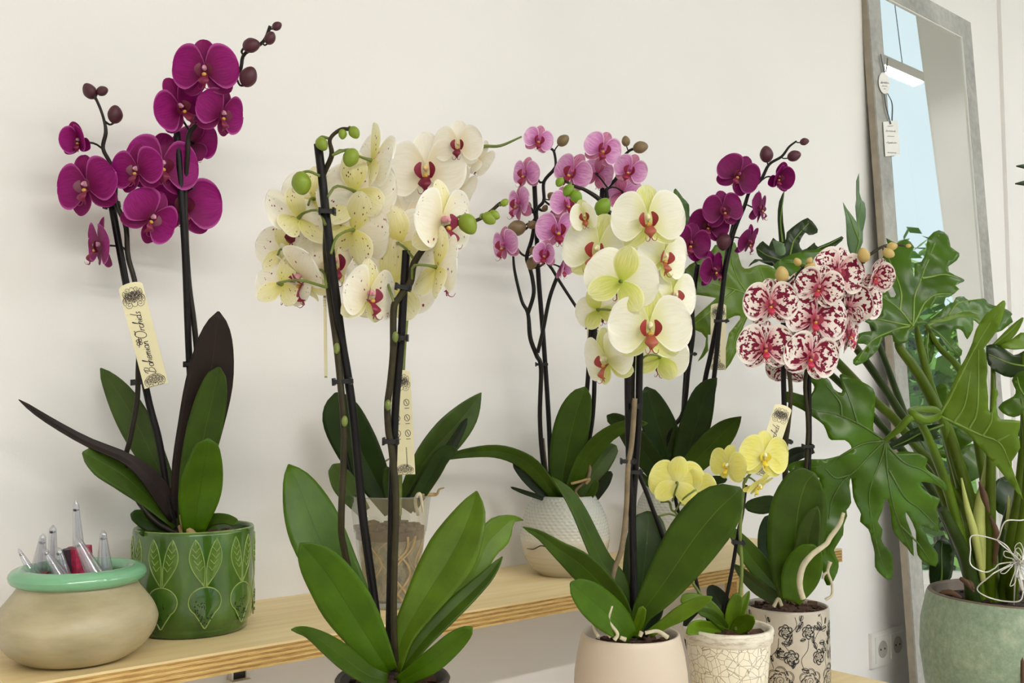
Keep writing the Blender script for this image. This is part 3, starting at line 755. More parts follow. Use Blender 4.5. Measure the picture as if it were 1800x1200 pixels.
bark(cA.x, cA.y, cA.z + HA - .012, rA * .92, 'dark bark chips filling the green beet pot', 70)
bA = P(322, 935, ZA)
A = thing('orchid_plant', bA, 'tall orchid with deep magenta flowers and purple backed leaves in the green pot', 'orchid')
path(A, [(311, 232), (318, 340), (325, 440), (333, 640), (343, 760), (347, 940)], 6.2, ZA, 'support_stake', M_STAKE)
path(A, [(475, 46, -.02), (467, 67, -.02), (456, 79, -.02), (429, 96, -.02), (423, 121, -.02), (410, 142, -.01), (388, 152), (375, 183), (358, 208), (333, 233), (330, 271), (326, 330, .006), (327, 420, .006), (332, 500, .006), (340, 560, .006), (346, 620, .006), (350, 700, .006), (345, 850, .0), (335, 935)],
     [3.2] * 8 + [4.2] * 4 + [5] * 7, ZA, 'flower_stem', M_STEM_D, 70)
path(A, [(195, 352), (209, 430), (222, 500), (258, 690), (280, 777), (297, 882), (313, 952)], 6.5, ZA - .02, 'support_stake', M_STAKE)
path(A, [(166, 168), (176, 190), (183, 212), (186, 233), (181, 260), (192, 283), (204, 308), (203, 354), (221, 396), (225, 450), (238, 500), (246, 580), (243, 644), (241, 704), (229, 770), (221, 805), (226, 847), (246, 885), (271, 914), (300, 932), (318, 938)],
     [2.6] * 3 + [3.6] * 4 + [4.6] * 14, ZA - .035, 'flower_stem', M_STEM_D, 80)
clip(A, 249, 672, ZA - .03, 26); clip(A, 198, 360, ZA - .027, 24, 10); clip(A, 332, 640, ZA - .004, 12)
F = [(361, 124, 108, 6, -6, 3, (392, 152), False, -.035), (315, 188, 98, 52, -12, 34, (334, 232), False, -.02), (388, 200, 92, 72, -16, -8, (372, 190), False, -.012),
     (340, 252, 84, 168, -8, 6, (331, 262), False, .03), (243, 300, 92, -14, 0, 8, (204, 308), False, -.05), (284, 292, 118, 34, 2, -6, (206, 312), False, -.012),
     (155, 328, 112, -12, 0, 14, (192, 290), False, -.045), (140, 248, 66, -8, -4, 10, (181, 262), True, -.04), (264, 382, 100, 56, -14, -34, (221, 398), False, -.04),
     (322, 360, 122, 26, -4, -4, (340, 330), False, .03), (178, 432, 96, -66, -6, -8, (225, 452), False, -.03)]
for x, y, w_, ya, pi, ro, st, cu, dz in F: flower(A, K_MAG, x, y, w_, ZA + dz, ya, pi, ro, st, cu, M_STEM_D, ZA)
for x, y, r, a, st in ((487, 46, 7, 30, (474, 47)), (475, 67, 9, 60, (462, 76)), (442, 80, 12, 10, (428, 97)), (437, 135, 14, 60, (416, 138)), (158, 160, 11, 120, (168, 172)), (180, 160, 8, 20, (168, 172)), (202, 201, 12, 80, (184, 213))):
    bud(A, K_MAG, x, y, r, ZA - .03, st, a, ZA - .03, M_STEM_D)
leaf(A, [(33, 702), (80, 735), (150, 775), (220, 805), (258, 835), (285, 870), (308, 912)], [3, 6, 8, 10, 14, 16, 11], ZA - .02, -.07, 20, M_LEAF_P, .3)
leaf(A, [(177, 647), (212, 695), (246, 755), (282, 830), (315, 915)], [6, 22, 27, 20, 12], ZA + .0, .01, -25, M_LEAF_G, .25)
leaf(A, [(384, 547), (378, 600), (368, 670), (352, 750), (335, 830), (322, 925)], [10, 30, 40, 38, 32, 20], ZA - .012, -.012, 8, M_LEAF_P, .15)
leaf(A, [(385, 645), (374, 700), (358, 770), (342, 850), (328, 925)], [14, 26, 29, 25, 14], ZA - .024, -.012, -20, M_LEAF, .3)
leaf(A, [(366, 770), (358, 820), (350, 870), (340, 935)], [16, 32, 35, 18], ZA - .04, -.03, 10, M_LEAF_B, .22)
leaf(A, [(145, 795), (178, 812), (220, 838), (258, 872), (312, 922)], [10, 26, 26, 18, 11], ZA - .02, -.05, 25, M_LEAF, .2)
leaf(A, [(230, 903), (262, 916), (314, 938)], [8, 17, 10], ZA - .02, -.03, 15, M_LEAF_D, .2)
leaf(A, [(245, 936), (275, 940), (312, 943)], [4, 8, 6], ZA - .025, -.04, 15, M_LEAF_D, .2)
leaf(A, [(418, 920), (395, 912), (368, 916), (345, 942)], [7, 9, 10, 8], ZA - .015, -.01, -15, M_LEAF, .25)
root_tube(A, [(320, 905, -.03), (326, 925, -.04), (348, 948, -.045)], [5, 7, 6], ZA, M_ROOT_T)
root_tube(A, [(316, 925, -.03), (322, 940, -.04), (326, 952, -.045)], [4, 5, 4], ZA, M_ROOT_T)
plant_tag((228, 497), (275, 678), 43, ZA - .055, 'cream printed tag hanging on the left magenta orchid')

# ------------------------------------------------------------------ squat vase with vials
cV = base_on_shelf(134, 1.137, SHELF_Z); ZV = depth(cV + Vector((0, 0, .06))); kV = ZV / FPX
m_cl, nt, b = newmat('smoky clay'); o_ = tc(nt); n_ = noise(nt, mapping(nt, o_, (3, 3, 10)), 4, 5, .6); n2_ = noise(nt, o_, 14, 2)
nt.links.new(mixc(nt, .4, ramp(nt, [(.3, s2l((142, 130, 98))), (.55, s2l((176, 163, 128))), (.8, s2l((202, 190, 158)))], n_).outputs[0], ramp(nt, [(.3, s2l((150, 140, 104))), (.7, s2l((205, 192, 160)))], n2_).outputs[0]), b.inputs['Base Color'])
b.inputs['Roughness'].default_value = .38
m_mint = plain('mint glaze', (122, 176, 136), .12, .12, 18)
t = thing('squat_vase', cV, 'squat smoky beige vase with a thick mint green rim', 'vase')
R_ = 134 * kV; prof = [(.001, .0005), (R_ * .52, .0005), (R_ * .66, .004), (R_ * .83, .014), (R_ * .95, .027), (R_, .040), (R_ * .985, .048), (R_ * .93, .058), (R_ * .85, .067), (R_ * .765, .076), (R_ * .725, .082), (R_ * .72, .086)]
_q = catmull(prof[1:], 40); prof = [prof[0]] + [(r_, max(z_, .0005)) for r_, z_ in _q]
mb = MB(); mb.lathe(prof + [(R_ * .67, .086), (R_ * .70, .074), (R_ * .85, .042), (R_ * .6, .01), (.001, .01)], 72, 0, cV); build(mb, 'body', m_cl, t)
mb = MB(); rr = .0092
mb.lathe([(R_ * .705 + rr * 1.25 * math.cos(a), .0915 + rr * math.sin(a)) for a in [2 * math.pi * i / 16 for i in range(17)]], 72, 0, cV); build(mb, 'rim', m_mint, t)
def vial(px0, py0, px1, py1, wtop, wbot, dz, label, lab=None):
    """tip pixel, lower end pixel (where it leaves the rim), widths in px"""
    Z = ZV + dz; a = P(px0, py0, Z); b_ = P(px1, py1, Z); d = (b_ - a); L = d.length; dn = d.normalized()
    ext = b_ + dn * .032; t = thing('plant_food_vial', ext, label, 'vial', 'vials in the squat vase')
    n = 14; pts = []; rs = []
    for i in range(n):
        u = i / (n - 1); pts.append(a.lerp(b_, u)); rr = (wtop + (wbot - wtop) * u) / 2 * kV
        rs.append(rr * (math.sqrt(max(1 - (1 - u / .06) ** 2, .02)) if u < .06 else 1))
    pts.append(ext); rs.append(wbot / 2 * kV)
    mb = MB(); mb.tube(pts, rs, 14); build(mb, 'tube', M_VIAL, t)
    mb = MB(); ii = [a.lerp(b_, u) for u in (.12, .4, .7, 1)]; mb.tube(ii, [(wtop + (wbot - wtop) * u) / 2 * kV * .45 for u in (.12, .4, .7, 1)], 8); build(mb, 'inner_core', M_VIAL, t)
    c = a.lerp(b_, .13 if L > .05 else .2); rr = (wtop + (wbot - wtop) * .15) / 2 * kV; s = dn.cross(FWD).normalized()
    def fn(x, y): return c + s * x + dn * y - FWD * (rr * 1.03 * math.sqrt(max(0.05, 1 - min(1, (x / rr) ** 2))))
    strokes([[(-rr, 0), (-rr * .3, 0), (rr * .3, .001), (rr, 0)], [(-rr * .4, -.0014), (0, .0014), (rr * .4, -.001)], [(-rr * .4, .0014), (0, -.0012), (rr * .4, .0012)]], .0009, fn, 'cut_mark', M_BLACK, t)
    if lab:
        q = [a.lerp(b_, u) for u in (lab[0], (lab[0] + 1) / 2, 1)] + [ext]; wl = lab[1] / 2 * kV
        mb = MB(); mb.tube(q, wl, 6); build(mb, 'printed_label', M_PINKLABEL, t, False)
        mb = MB(); mb.tube([p - FWD * wl * .5 - s * wl * .55 for p in q[:3]], wl * .52, 6); build(mb, 'label_band', M_DARKLABEL, t, False)
vial(133, 878, 141, 1012, 9, 26, .012, 'tallest clear plastic vial with a pink label, standing in the squat vase', (.62, 46))
vial(93, 922, 92, 1012, 11, 22, .03, 'clear vial standing upright at the back of the squat vase, behind its neighbours')
vial(76, 937, 67, 1014, 9, 32, .012, 'clear vial with a pink foot, second from the left in the squat vase', (.88, 34))
vial(32, 964, 62, 1016, 5, 18, .0, 'thin clear vial leaning out at the left of the squat vase')
vial(76, 962, 110, 1016, 7, 26, -.022, 'clear vial leaning left in front, near the middle of the squat vase')
vial(102, 962, 114, 1014, 10, 24, -.008, 'short grey clear vial upright in the middle of the squat vase')
vial(134, 945, 168, 1010, 12, 30, -.03, 'clear vial leaning against the pink labelled one in the squat vase')
vial(181, 931, 184, 1004, 9, 28, .0, 'clear vial at the right of the squat vase, apart from the others')

# ------------------------------------------------------------------ B: spotted cream orchid in front
cB = at_zy(688, TAB_Z, .829); ZB = depth(cB + Vector((0, 0, .158))); kB = ZB / FPX
t = thing('grower_pot', cB, 'dark plastic pot at the bottom edge, holding the spotted cream orchid', 'pot')
m_dk = plain('dark pot plastic', (54, 44, 40), .45, .2, 30); HB = P(690, 1192, ZB).z - TAB_Z
mb = MB(); mb.lathe([(.001, .001), (.038, .001), (.040, .004), (.051, HB - .016), (.054, HB - .014), (.0555, HB - .002), (.054, HB), (.051, HB - .001), (.049, HB - .02), (.001, HB - .03)], 48, 0, cB); build(mb, 'body', m_dk, t)
mb = MB(); mb.lathe([(.0545, HB - .003), (.0565, HB), (.0545, HB + .003), (.0515, HB)], 48, 0, cB); build(mb, 'rim', m_dk, t)
bark(cB.x, cB.y, cB.z + HB - .008, .05, 'dark bark chips in the front pot at the bottom edge', 50)
B = thing('orchid_plant', P(692, 1180, ZB), 'orchid with spotted cream flowers and broad bright green leaves in front', 'orchid')
path(B, [(559, 253), (567, 320), (573, 378), (588, 500), (601, 600), (611, 660), (622, 740), (636, 890), (645, 960), (657, 1047), (672, 1170)], 7.8, ZB, 'support_stake', M_STAKE)
path(B, [(672, 1175, .01), (630, 1060, .02), (604, 960, .01), (600, 907), (605, 787), (604, 741), (599, 679), (591, 602, .004), (581, 530, .018), (577, 490, .022), (573, 440, .022), (574, 385, .022), (569, 340, .02), (568, 310, .016), (583, 273, .006), (580, 245), (598, 228), (615, 227)], [6] * 12 + [4.6] * 3 + [3.4] * 3, ZB - .008, 'flower_stem', M_STEM_O, 90)
path(B, [(714, 440), (710, 506), (705, 596), (702, 631), (696, 702), (692, 787), (689, 897), (687, 1000), (685, 1110), (688, 1178)], 7.2, ZB, 'support_stake', M_STAKE)
path(B, [(696, 1178, .008), (692, 1100), (693, 1000), (696, 872), (688, 787), (683, 758), (681, 713), (686, 673), (691, 617), (692, 542), (702, 523), (714, 505), (722, 494), (728, 462), (749, 431), (762, 417), (778, 404), (800, 395), (838, 387), (862, 372), (880, 357), (893, 357)], [6.2] * 14 + [5] * 3 + [3.2] * 5, ZB - .006, 'flower_stem', M_STEM_O, 100)
for x, y in ((592, 612), (606, 740), (695, 592), (682, 712)):
    mb = MB(); mb.ball(P(x, y, ZB - .014), (.0032, .0032, .0055), 0, 6, 8); build(mb, 'stem_node', M_STEM_G, B)
clip(B, 577, 372, ZB - .004, 24); clip(B, 604, 670, ZB - .004, 30, 3); clip(B, 710, 505, ZB - .004, 24, -8); clip(B, 688, 775, ZB - .004, 24); clip(B, 709, 594, ZB - .004, 14, 0)
F = [(624, 337, 128, 165, -4, -8, (576, 346), 0, .035), (622, 404, 122, 158, 10, 24, (582, 446), 0, .035), (524, 384, 116, -118, -28, 14, (572, 395), 0, .03), (531, 486, 118, -60, -34, 16, (574, 505), 0, .03),
     (590, 462, 122, 6, 0, 4, None, 0, .045), (646, 518, 112, 58, -6, -6, (600, 545), 0, -.02), (687, 502, 140, 172, -6, 6, (692, 530), 0, .03), (704, 428, 116, 168, 4, -10, (730, 458), 0, .035),
     (768, 470, 126, 108, -8, 8, (724, 490), 0, -.02), (775, 390, 128, 74, -4, 2, (762, 417), 0, -.01), (654, 282, 112, 96, -10, 14, (586, 272), 0, .03), (552, 350, 100, 175, 6, 10, None, 0, .06), (496, 500, 90, 168, -10, 10, (574, 505), 0, .03), (660, 450, 100, 172, 0, 0, None, 0, .06), (500, 440, 90, 172, 0, 0, None, 0, .04)]
for x, y, w_, ya, pi, ro, st, cu, dz in F: flower(B, K_SPT, x, y, w_ * 1.1, ZB + dz, ya, pi, ro, st, cu, M_STEM_G, ZB - .008)
for x, y, r, a, st in ((566, 253, 10, -60, (577, 243)), (602, 236, 7, -90, (598, 229)), (623, 233, 9, -60, (612, 227)), (617, 277, 13, -110, (584, 273)), (530, 322, 16, -80, (562, 309)), (823, 394, 15, -60, (798, 396)), (860, 384, 10, -40, (845, 384)), (869, 378, 8, -30, (852, 378)), (887, 356, 6, 40, (878, 358))):
    bud(B, K_SPT, x, y, r, ZB - .01, st, a, ZB - .008)
leaf(B, [(507, 816), (524, 852), (541, 897), (560, 945), (592, 1010), (640, 1100), (688, 1178)], [8, 28, 42, 47, 42, 30, 15], ZB + .01, .03, 12, M_LEAF_B, .16)
leaf(B, [(528, 955), (553, 980), (580, 1014), (612, 1064), (648, 1122), (684, 1180)], [10, 30, 40, 44, 33, 16], ZB - .015, -.06, -14, M_LEAF_B, .2)
leaf(B, [(513, 1106), (540, 1112), (574, 1134), (608, 1160), (645, 1186), (680, 1196)], [4, 9, 16, 19, 16, 10], ZB - .03, -.10, 30, M_LEAF, .3)
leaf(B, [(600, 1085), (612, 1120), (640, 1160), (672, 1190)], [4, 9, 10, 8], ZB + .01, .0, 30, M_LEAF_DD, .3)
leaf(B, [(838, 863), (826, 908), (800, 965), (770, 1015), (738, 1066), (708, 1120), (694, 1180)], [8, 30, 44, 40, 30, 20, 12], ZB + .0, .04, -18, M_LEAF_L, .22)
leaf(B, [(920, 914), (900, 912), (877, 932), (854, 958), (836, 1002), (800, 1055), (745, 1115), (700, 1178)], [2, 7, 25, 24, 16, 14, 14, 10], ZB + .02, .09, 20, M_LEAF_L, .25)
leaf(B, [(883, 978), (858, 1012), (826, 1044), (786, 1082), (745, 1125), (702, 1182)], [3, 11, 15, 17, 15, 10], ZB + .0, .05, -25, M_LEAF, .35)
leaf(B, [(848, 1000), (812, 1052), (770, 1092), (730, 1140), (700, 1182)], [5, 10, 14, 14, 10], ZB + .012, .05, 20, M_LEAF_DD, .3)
leaf(B, [(830, 1102), (802, 1124), (766, 1156), (732, 1180), (700, 1198)], [8, 18, 20, 16, 10], ZB - .02, -.04, 14, M_LEAF_B, .22)
plant_tag((571, 518), (573, 664), 6, ZB + .02, 'narrow edge-on cream tag left of the spotted orchid stake', 'back', None, 0)

# ------------------------------------------------------------------ C: white orchid in the clear pot
cC = at_zy(685, SHELF_Z, 1.168); ZC = depth(cC + Vector((0, 0, .1))); kC = ZC / FPX; HC = P(684, 870, ZC).z - SHELF_Z; rt, rb = 71 * kC, 46 * kC
t = thing('clear_pot', cC, 'transparent plastic pot full of roots and bark on the shelf', 'pot')
mb = MB(); mb.lathe([(.001, .001), (rb, .001), (rb * 1.01, .006), (rb + (rt - rb) * .62, HC * .66), (rb + (rt - rb) * .70, HC * .67), (rt, HC), (rt + .001, HC), (rt - .0005, HC - .0012)], 56, 0, cC); build(mb, 'wall', M_CLEAR, t)
mb = MB(); mb.lathe([(rt - .0006, HC - .0008), (rt + .0012, HC), (rt - .0006, HC + .0008)], 56, 0, cC); build(mb, 'rim', M_VIAL, t)
m_rb, nt, b = newmat('root ball'); o_ = tc(nt); n_ = noise(nt, mapping(nt, o_, (1, 1, .7)), 60, 4, .7); n2_ = noise(nt, o_, 24, 2)
nt.links.new(mixc(nt, .4, ramp(nt, [(.4, s2l((50, 40, 26))), (.55, s2l((140, 126, 92))), (.75, s2l((186, 178, 150)))], n_).outputs[0], ramp(nt, [(.35, s2l((90, 78, 56))), (.65, s2l((176, 168, 136)))], n2_).outputs[0]), b.inputs['Base Color']); b.inputs['Roughness'].default_value = .8; bump(nt, b, n_, .6, .002)
mb = MB(); rnd = random.Random(4); rows = []
for i in range(16):
    u = i / 15; z = .012 + (HC * .68 - .012) * u; r = (rb + (rt - rb) * .66 * u) * .93
    rows.append([(cC.x + (r + rnd.uniform(-.0015, .001)) * math.cos(2 * math.pi * k / 40), cC.y + (r + rnd.uniform(-.0015, .001)) * math.sin(2 * math.pi * k / 40), cC.z + z) for k in range(40)])
mb.grid(rows, closed=True); mb.face(rows[-1]); tag(build(mb, 'root_ball', m_rb, None), 'pale root and bark ball seen through the clear pot', 'bark', kind='stuff')
bark(cC.x, cC.y, cC.z + HC * .70, rt * .84, 'bark chips on top inside the clear pot', 55)
for q in range(9):
    a0 = math.pi + .2 + rnd.random() * 2.6; pts = []
    for i in range(6):
        u = .05 + .6 * (i / 5); r = (rb + (rt - rb) * u) * .965; a = a0 + .35 * math.sin(i * 1.3 + q) ; pts.append((cC.x + r * math.cos(a), cC.y + r * math.sin(a), cC.z + HC * u))
    mb = MB(); mb.tube(pts, .0007 + .0006 * (q % 3), 6, 18); build(mb, 'inner_root', M_ROOT_T, t)
C = thing('orchid_plant', P(692, 905, ZC), 'orchid with clean white red-lipped flowers growing in the clear pot', 'orchid')
path(C, [(702, 905), (704, 760), (708, 640), (716, 540), (730, 450), (746, 345), (762, 338), (785, 318), (803, 300), (808, 289), (817, 284), (842, 263), (852, 257), (880, 256), (917, 240)], [4.5] * 6 + [3.6] * 6 + [3, 2.6, 1.6], ZC - .01, 'flower_stem', M_STEM_G, 70)
path(C, [(606, 790), (615, 830), (628, 880), (650, 960)], 4.5, ZC + .0, 'support_stake', M_STAKE); path(C, [(706, 560), (704, 740), (700, 930)], 4.5, ZC, 'support_stake', M_STAKE)
for x, y, w_, ya, pi, ro, st, dz in ((750, 300, 132, -4, -3, 2, (748, 345), -.05), (806, 255, 84, -8, -4, 0, (806, 296), -.06), (712, 386, 124, 2, 0, -4, (735, 430), -.03), (838, 280, 70, 140, -25, 30, (830, 272), .0), (802, 334, 90, 140, -20, 20, (785, 320), .0), (786, 362, 92, 118, -4, 0, (748, 350), .02)):
    flower(C, K_WHT, x, y, w_, ZC + dz, ya, pi, ro, st, False, M_STEM_G, ZC - .01)
leaf(C, [(590, 690), (602, 728), (628, 780), (655, 832), (690, 900)], [12, 34, 38, 30, 14], ZC + .01, .03, -18, M_LEAF_D, .3)
leaf(C, [(585, 816), (604, 850), (640, 900)], [12, 21, 12], ZC - .0, -.02, 12, M_LEAF_G, .25)
leaf(C, [(846, 690), (818, 728), (782, 768), (745, 812), (705, 890)], [3, 22, 29, 23, 12], ZC + .01, .04, 22, M_LEAF_G, .3)
leaf(C, [(821, 735), (792, 786), (755, 835), (712, 895)], [5, 9, 13, 12], ZC + .0, .02, 20, M_LEAF_DD, .3)
leaf(C, [(804, 791), (780, 800), (760, 832), (722, 895)], [7, 14, 15, 10], ZC - .01, -.02, -20, M_LEAF_D, .3)
leaf(C, [(680, 820), (686, 855), (696, 900)], [7, 13, 10], ZC - .0, -.02, 0, M_LEAF_D, .25)
root_tube(C, [(740, 870, -.02), (760, 869), (768, 868), (772, 860), (781, 857)], [2.5, 3.5, 2.5, 2, 1], ZC, M_ROOT_T)
root_tube(C, [(680, 850), (672, 818), (684, 806)], [2, 2.2, 1.2], ZC + .01, M_ROOT_T)
root_tube(C, [(735, 905, -.02), (730, 880, -.03), (738, 868, -.03), (744, 900, -.03)], [3, 3, 3, 2], ZC, M_ROOT)
plant_tag((703, 650), (712, 834), 36, ZC - .03, 'cream tag with care symbols hanging behind the right stake, over the clear pot', 'back')

# ------------------------------------------------------------------ vases and small pots
def dimple_vase(c, label, dm):
    r = dm / 2; H = .128; seg, nz = 300, 110; rows = []
    pf = [(0, .55), (.02, .60), (.10, .76), (.25, .92), (.42, .995), (.5, 1), (.62, .975), (.78, .90), (.9, .80), (.97, .72), (1, .695)]
    def rad(u):
        for (a, x), (b_, y) in zip(pf, pf[1:]):
            if a <= u <= b_: return x + (y - x) * (u - a) / (b_ - a)
        return .69
    sm = catmull([(a, x) for a, x in pf], 200)
    def rad2(u):
        i = min(range(200), key=lambda q: abs(sm[q][0] - u)); return sm[i][1]
    for i in range(nz):
        u = i / (nz - 1); row = []; rr0 = rad2(u) * r
        for k in range(seg):
            d = 0
            if u > .42:
                fr = (u - .42) * 26; ry = fr - math.floor(fr) - .5; cx = k / seg * 48 + .5 * (math.floor(fr) % 2); rx = cx - math.floor(cx) - .5
                q = rx * rx * 1.2 + ry * ry; d = -.0013 * max(0, 1 - q * 6.5) * min(1, (u - .42) * 8)
            a = 2 * math.pi * k / seg; row.append((c.x + (rr0 + d) * math.cos(a), c.y + (rr0 + d) * math.sin(a), c.z + H * u))
        rows.append(row)
    m, nt, b = newmat('pale dimpled glaze'); z = N(nt, 'ShaderNodeSeparateXYZ'); g = tc(nt, 'Generated'); nt.links.new(g, z.inputs[0])
    n = noise(nt, tc(nt), 30, 3); f = math_(nt, 'ADD', z.outputs[2], math_(nt, 'MULTIPLY', math_(nt, 'SUBTRACT', n, .5), .08))
    nt.links.new(ramp(nt, [(.36, s2l((196, 186, 164))), (.46, s2l((206, 200, 184))), (.56, s2l((194, 192, 180))), (.9, s2l((180, 182, 172)))], f).outputs[0], b.inputs['Base Color'])
    b.inputs['Roughness'].default_value = .14; b.inputs['Coat Weight'].default_value = .4
    t = thing('round_vase', c, label, 'vase'); mb = MB(); mb.grid(rows, closed=True); mb.face(rows[0]); build(mb, 'body', m, t)
    mb = MB(); r1 = rad2(1) * r; mb.lathe([(r1, H - .0005), (r1 - .002, H + .0015), (r1 - .005, H), (r1 - .006, H - .02), (.001, H - .022)], 60, 0, c); build(mb, 'rim', m, t)
    bark(c.x, c.y, c.z + H - .01, r1 - .007, 'bark chips in ' + label.split(',')[0], 30); return t, H
cD = at_zy(993, SHELF_Z, 1.2); tD, HD = dimple_vase(cD, 'cracked pale dimpled vase on the shelf, left of the beige pot', 158 * depth(cD) / FPX); ZD = depth(cD + Vector((0, 0, .13)))
# the crack on the first vase
def on_vase(px, py, c, r):
    d = ray(px, py).normalized(); o = CAM - (c + Vector((0, 0, .06))); bq = o.dot(d); cq = o.dot(o) - r * r; disc = bq * bq - cq
    return CAM + d * (-bq - math.sqrt(max(disc, 0)))
for L in ([(926, 964), (936, 965), (942, 963), (950, 959), (958, 960), (970, 962)], [(1001, 1006), (1008, 1004), (1012, 1005)]):
    q = []
    for x, y in L:
        p = on_vase(x, y, cD, .0765); dv = Vector((p.x - cD.x, p.y - cD.y, 0)); u = (p.z - cD.z) / .128
        q.append(p - ray(x, y).normalized() * .004)
    mb = MB(); mb.tube(q, [.0004] + [.0009] * (len(q) - 2) + [.0005], 6, 24); build(mb, 'crack', M_BLACK, tD)
cF = at_zy(1187, SHELF_Z, 1.2); tF, HF = dimple_vase(cF, 'second pale dimpled vase, half hidden behind the yellow orchid', .15); ZF = depth(cF + Vector((0, 0, .13)))

D = thing('orchid_plant', P(985, 876, ZD), 'small flowered pink veined orchid in the cracked dimpled vase', 'orchid')
path(D, [(939, 318), (943, 398), (946, 480), (955, 593), (965, 747), (969, 878)], 4.2, ZD + .01, 'support_stake', M_STAKE)
path(D, [(968, 878), (955, 816), (949, 735), (951, 647), (943, 624), (932, 593), (928, 551), (917, 528), (905, 478), (902, 448)], [4] * 6 + [3.4, 3, 2.6, 2], ZD - .006, 'flower_stem', M_STEM_B)
path(D, [(928, 551), (938, 517), (936, 490), (931, 470), (926, 451), (935, 420), (941, 383), (945, 366), (956, 352), (956, 320), (973, 299), (977, 289), (974, 267), (967, 260)], [3.6] * 6 + [3] * 5 + [2.4] * 3, ZD - .008, 'flower_stem', M_STEM_B, 60)
path(D, [(945, 620), (955, 578), (966, 524), (980, 485), (990, 462), (1004, 440), (1012, 420)], [3.4] * 4 + [2.6] * 3, ZD - .012, 'flower_stem', M_STEM_B)
path(D, [(1036, 574), (1010, 535), (984, 495), (970, 472), (962, 462)], 2.8, ZD + .01, 'flower_stem', M_STEM_B)
path(D, [(1010, 878), (1020, 823), (1036, 770), (1044, 700), (1046, 575), (1050, 500), (1060, 420), (1066, 347), (1067, 332), (1089, 306), (1089, 284), (1096, 275), (1106, 265), (1115, 261)], [4] * 8 + [3.2] * 3 + [2.4] * 3, ZD + .02, 'flower_stem', M_STEM_B, 60)
path(D, [(1059, 325), (1052, 430), (1040, 560), (1033, 670), (1022, 790), (1008, 878)], 4, ZD + .025, 'support_stake', M_STAKE)
for a_, b_ in (((941, 383), (912, 410)), ((945, 366), (962, 367)), ((956, 352), (978, 360)), ((931, 470), (958, 462)), ((926, 451), (906, 432)), ((973, 299), (1000, 298)), ((945, 372), (924, 362)), ((956, 320), (942, 312))):
    path(D, [a_, ((a_[0] + b_[0]) / 2, (a_[1] + b_[1]) / 2 + 4), b_], 2, ZD - .008, 'flower_stem', M_STEM_B, 8, 6)
clip(D, 952, 640, ZD + .0, 18); clip(D, 1040, 575, ZD + .02, 18)
for x, y, w_, ya, pi, ro, st, cu in ((946, 246, 50, 12, -4, -14, (967, 260), 0), (925, 305, 56, -38, -6, -8, (950, 322), 0), (1007, 303, 68, -26, -4, -28, (975, 296), 0), (1059, 262, 64, 12, -4, -22, (1088, 292), 0), (1108, 299, 56, -16, -6, -24, (1089, 300), 0),
                         (1050, 306, 60, 150, 0, 20, (1068, 330), 0), (1094, 338, 64, 170, -4, -10, (1067, 332), 0), (915, 358, 66, -82, 0, 6, (940, 385), 0), (888, 430, 62, -46, -8, 6, (905, 450), 0), (980, 404, 72, 4, -2, 4, (950, 400), 0), (958, 446, 50, -6, -4, -10, (935, 455), 1), (995, 358, 58, 22, -4, 10, (965, 350), 0), (985, 470, 40, 60, -30, 30, (966, 470), 1)):
    flower(D, K_PNK, x, y, w_, ZD - .03 if ya < 120 else ZD + .02, ya, pi, ro, st, cu, M_STEM_B, ZD - .005)
for x, y, r, a, st in ((990, 247, 9, 40, (975, 266)), (972, 346, 8, 150, (958, 350)), (927, 361, 7, 110, (940, 374)), (958, 366, 5, 60, (950, 366)), (935, 395, 7, 200, (941, 390)), (937, 440, 6, 60, (928, 448)), (935, 463, 9, 250, (930, 465)), (908, 401, 13, 200, (930, 388)), (1010, 408, 11, 60, (1005, 432)), (1100, 248, 7, 100, (1106, 266)), (1126, 259, 10, 10, (1113, 262)), (1003, 470, 7, -70, (990, 462))):
    bud(D, K_PNK, x, y, r, ZD - .012, st, a, ZD - .008, M_STEM_B)
leaf(D, [(775, 806), (818, 796), (868, 792), (908, 802), (940, 824), (980, 874)], [4, 8, 11, 13, 15, 10], ZD - .02, -.08, -20, M_LEAF, .25)
leaf(D, [(902, 812), (925, 838), (950, 860), (980, 880)], [6, 10, 11, 8], ZD - .01, -.03, 20, M_LEAF_DD, .3)
leaf(D, [(898, 856), (925, 866), (975, 882)], [2, 4, 5], ZD - .03, -.05, 0, M_LEAF_DD, .2)
leaf(D, [(1029, 680), (1014, 722), (1002, 770), (992, 822), (984, 878)], [12, 28, 32, 25, 12], ZD + .0, .0, -14, M_LEAF, .25)
leaf(D, [(1138, 744), (1110, 745), (1072, 760), (1040, 790), (1016, 830), (998, 878)], [4, 9, 13, 16, 14, 10], ZD - .01, -.06, 24, M_LEAF, .3)
leaf(D, [(1083, 783), (1066, 800), (1044, 832), (1018, 878)], [8, 16, 18, 11], ZD + .01, .02, 12, M_LEAF_G, .25)
leaf(D, [(1074, 828), (1062, 848), (1040, 880)], [5, 9, 8], ZD + .01, .0, 20, M_LEAF_DD, .3)
leaf(D, [(1049, 843), (1042, 862), (1028, 884)], [4, 7, 6], ZD - .02, -.02, 0, M_LEAF, .3)
root_tube(D, [(1044, 770), (1038, 800), (1034, 840), (1012, 862), (1022, 880)], [2, 3, 3, 2.6, 2.4], ZD - .02, M_STEM_DRY); root_tube(D, [(1004, 850), (1020, 846), (1036, 842), (1030, 850)], 2.6, ZD - .025, M_ROOT_T)
root_tube(D, [(955, 770), (958, 810), (966, 870)], [2, 3, 3], ZD + .02, M_STEM_DRY)
plant_tag((1042, 528), (1046, 655), 24, ZD + .045, 'cream tag mostly hidden behind the pale greenish white flowers', 'back')

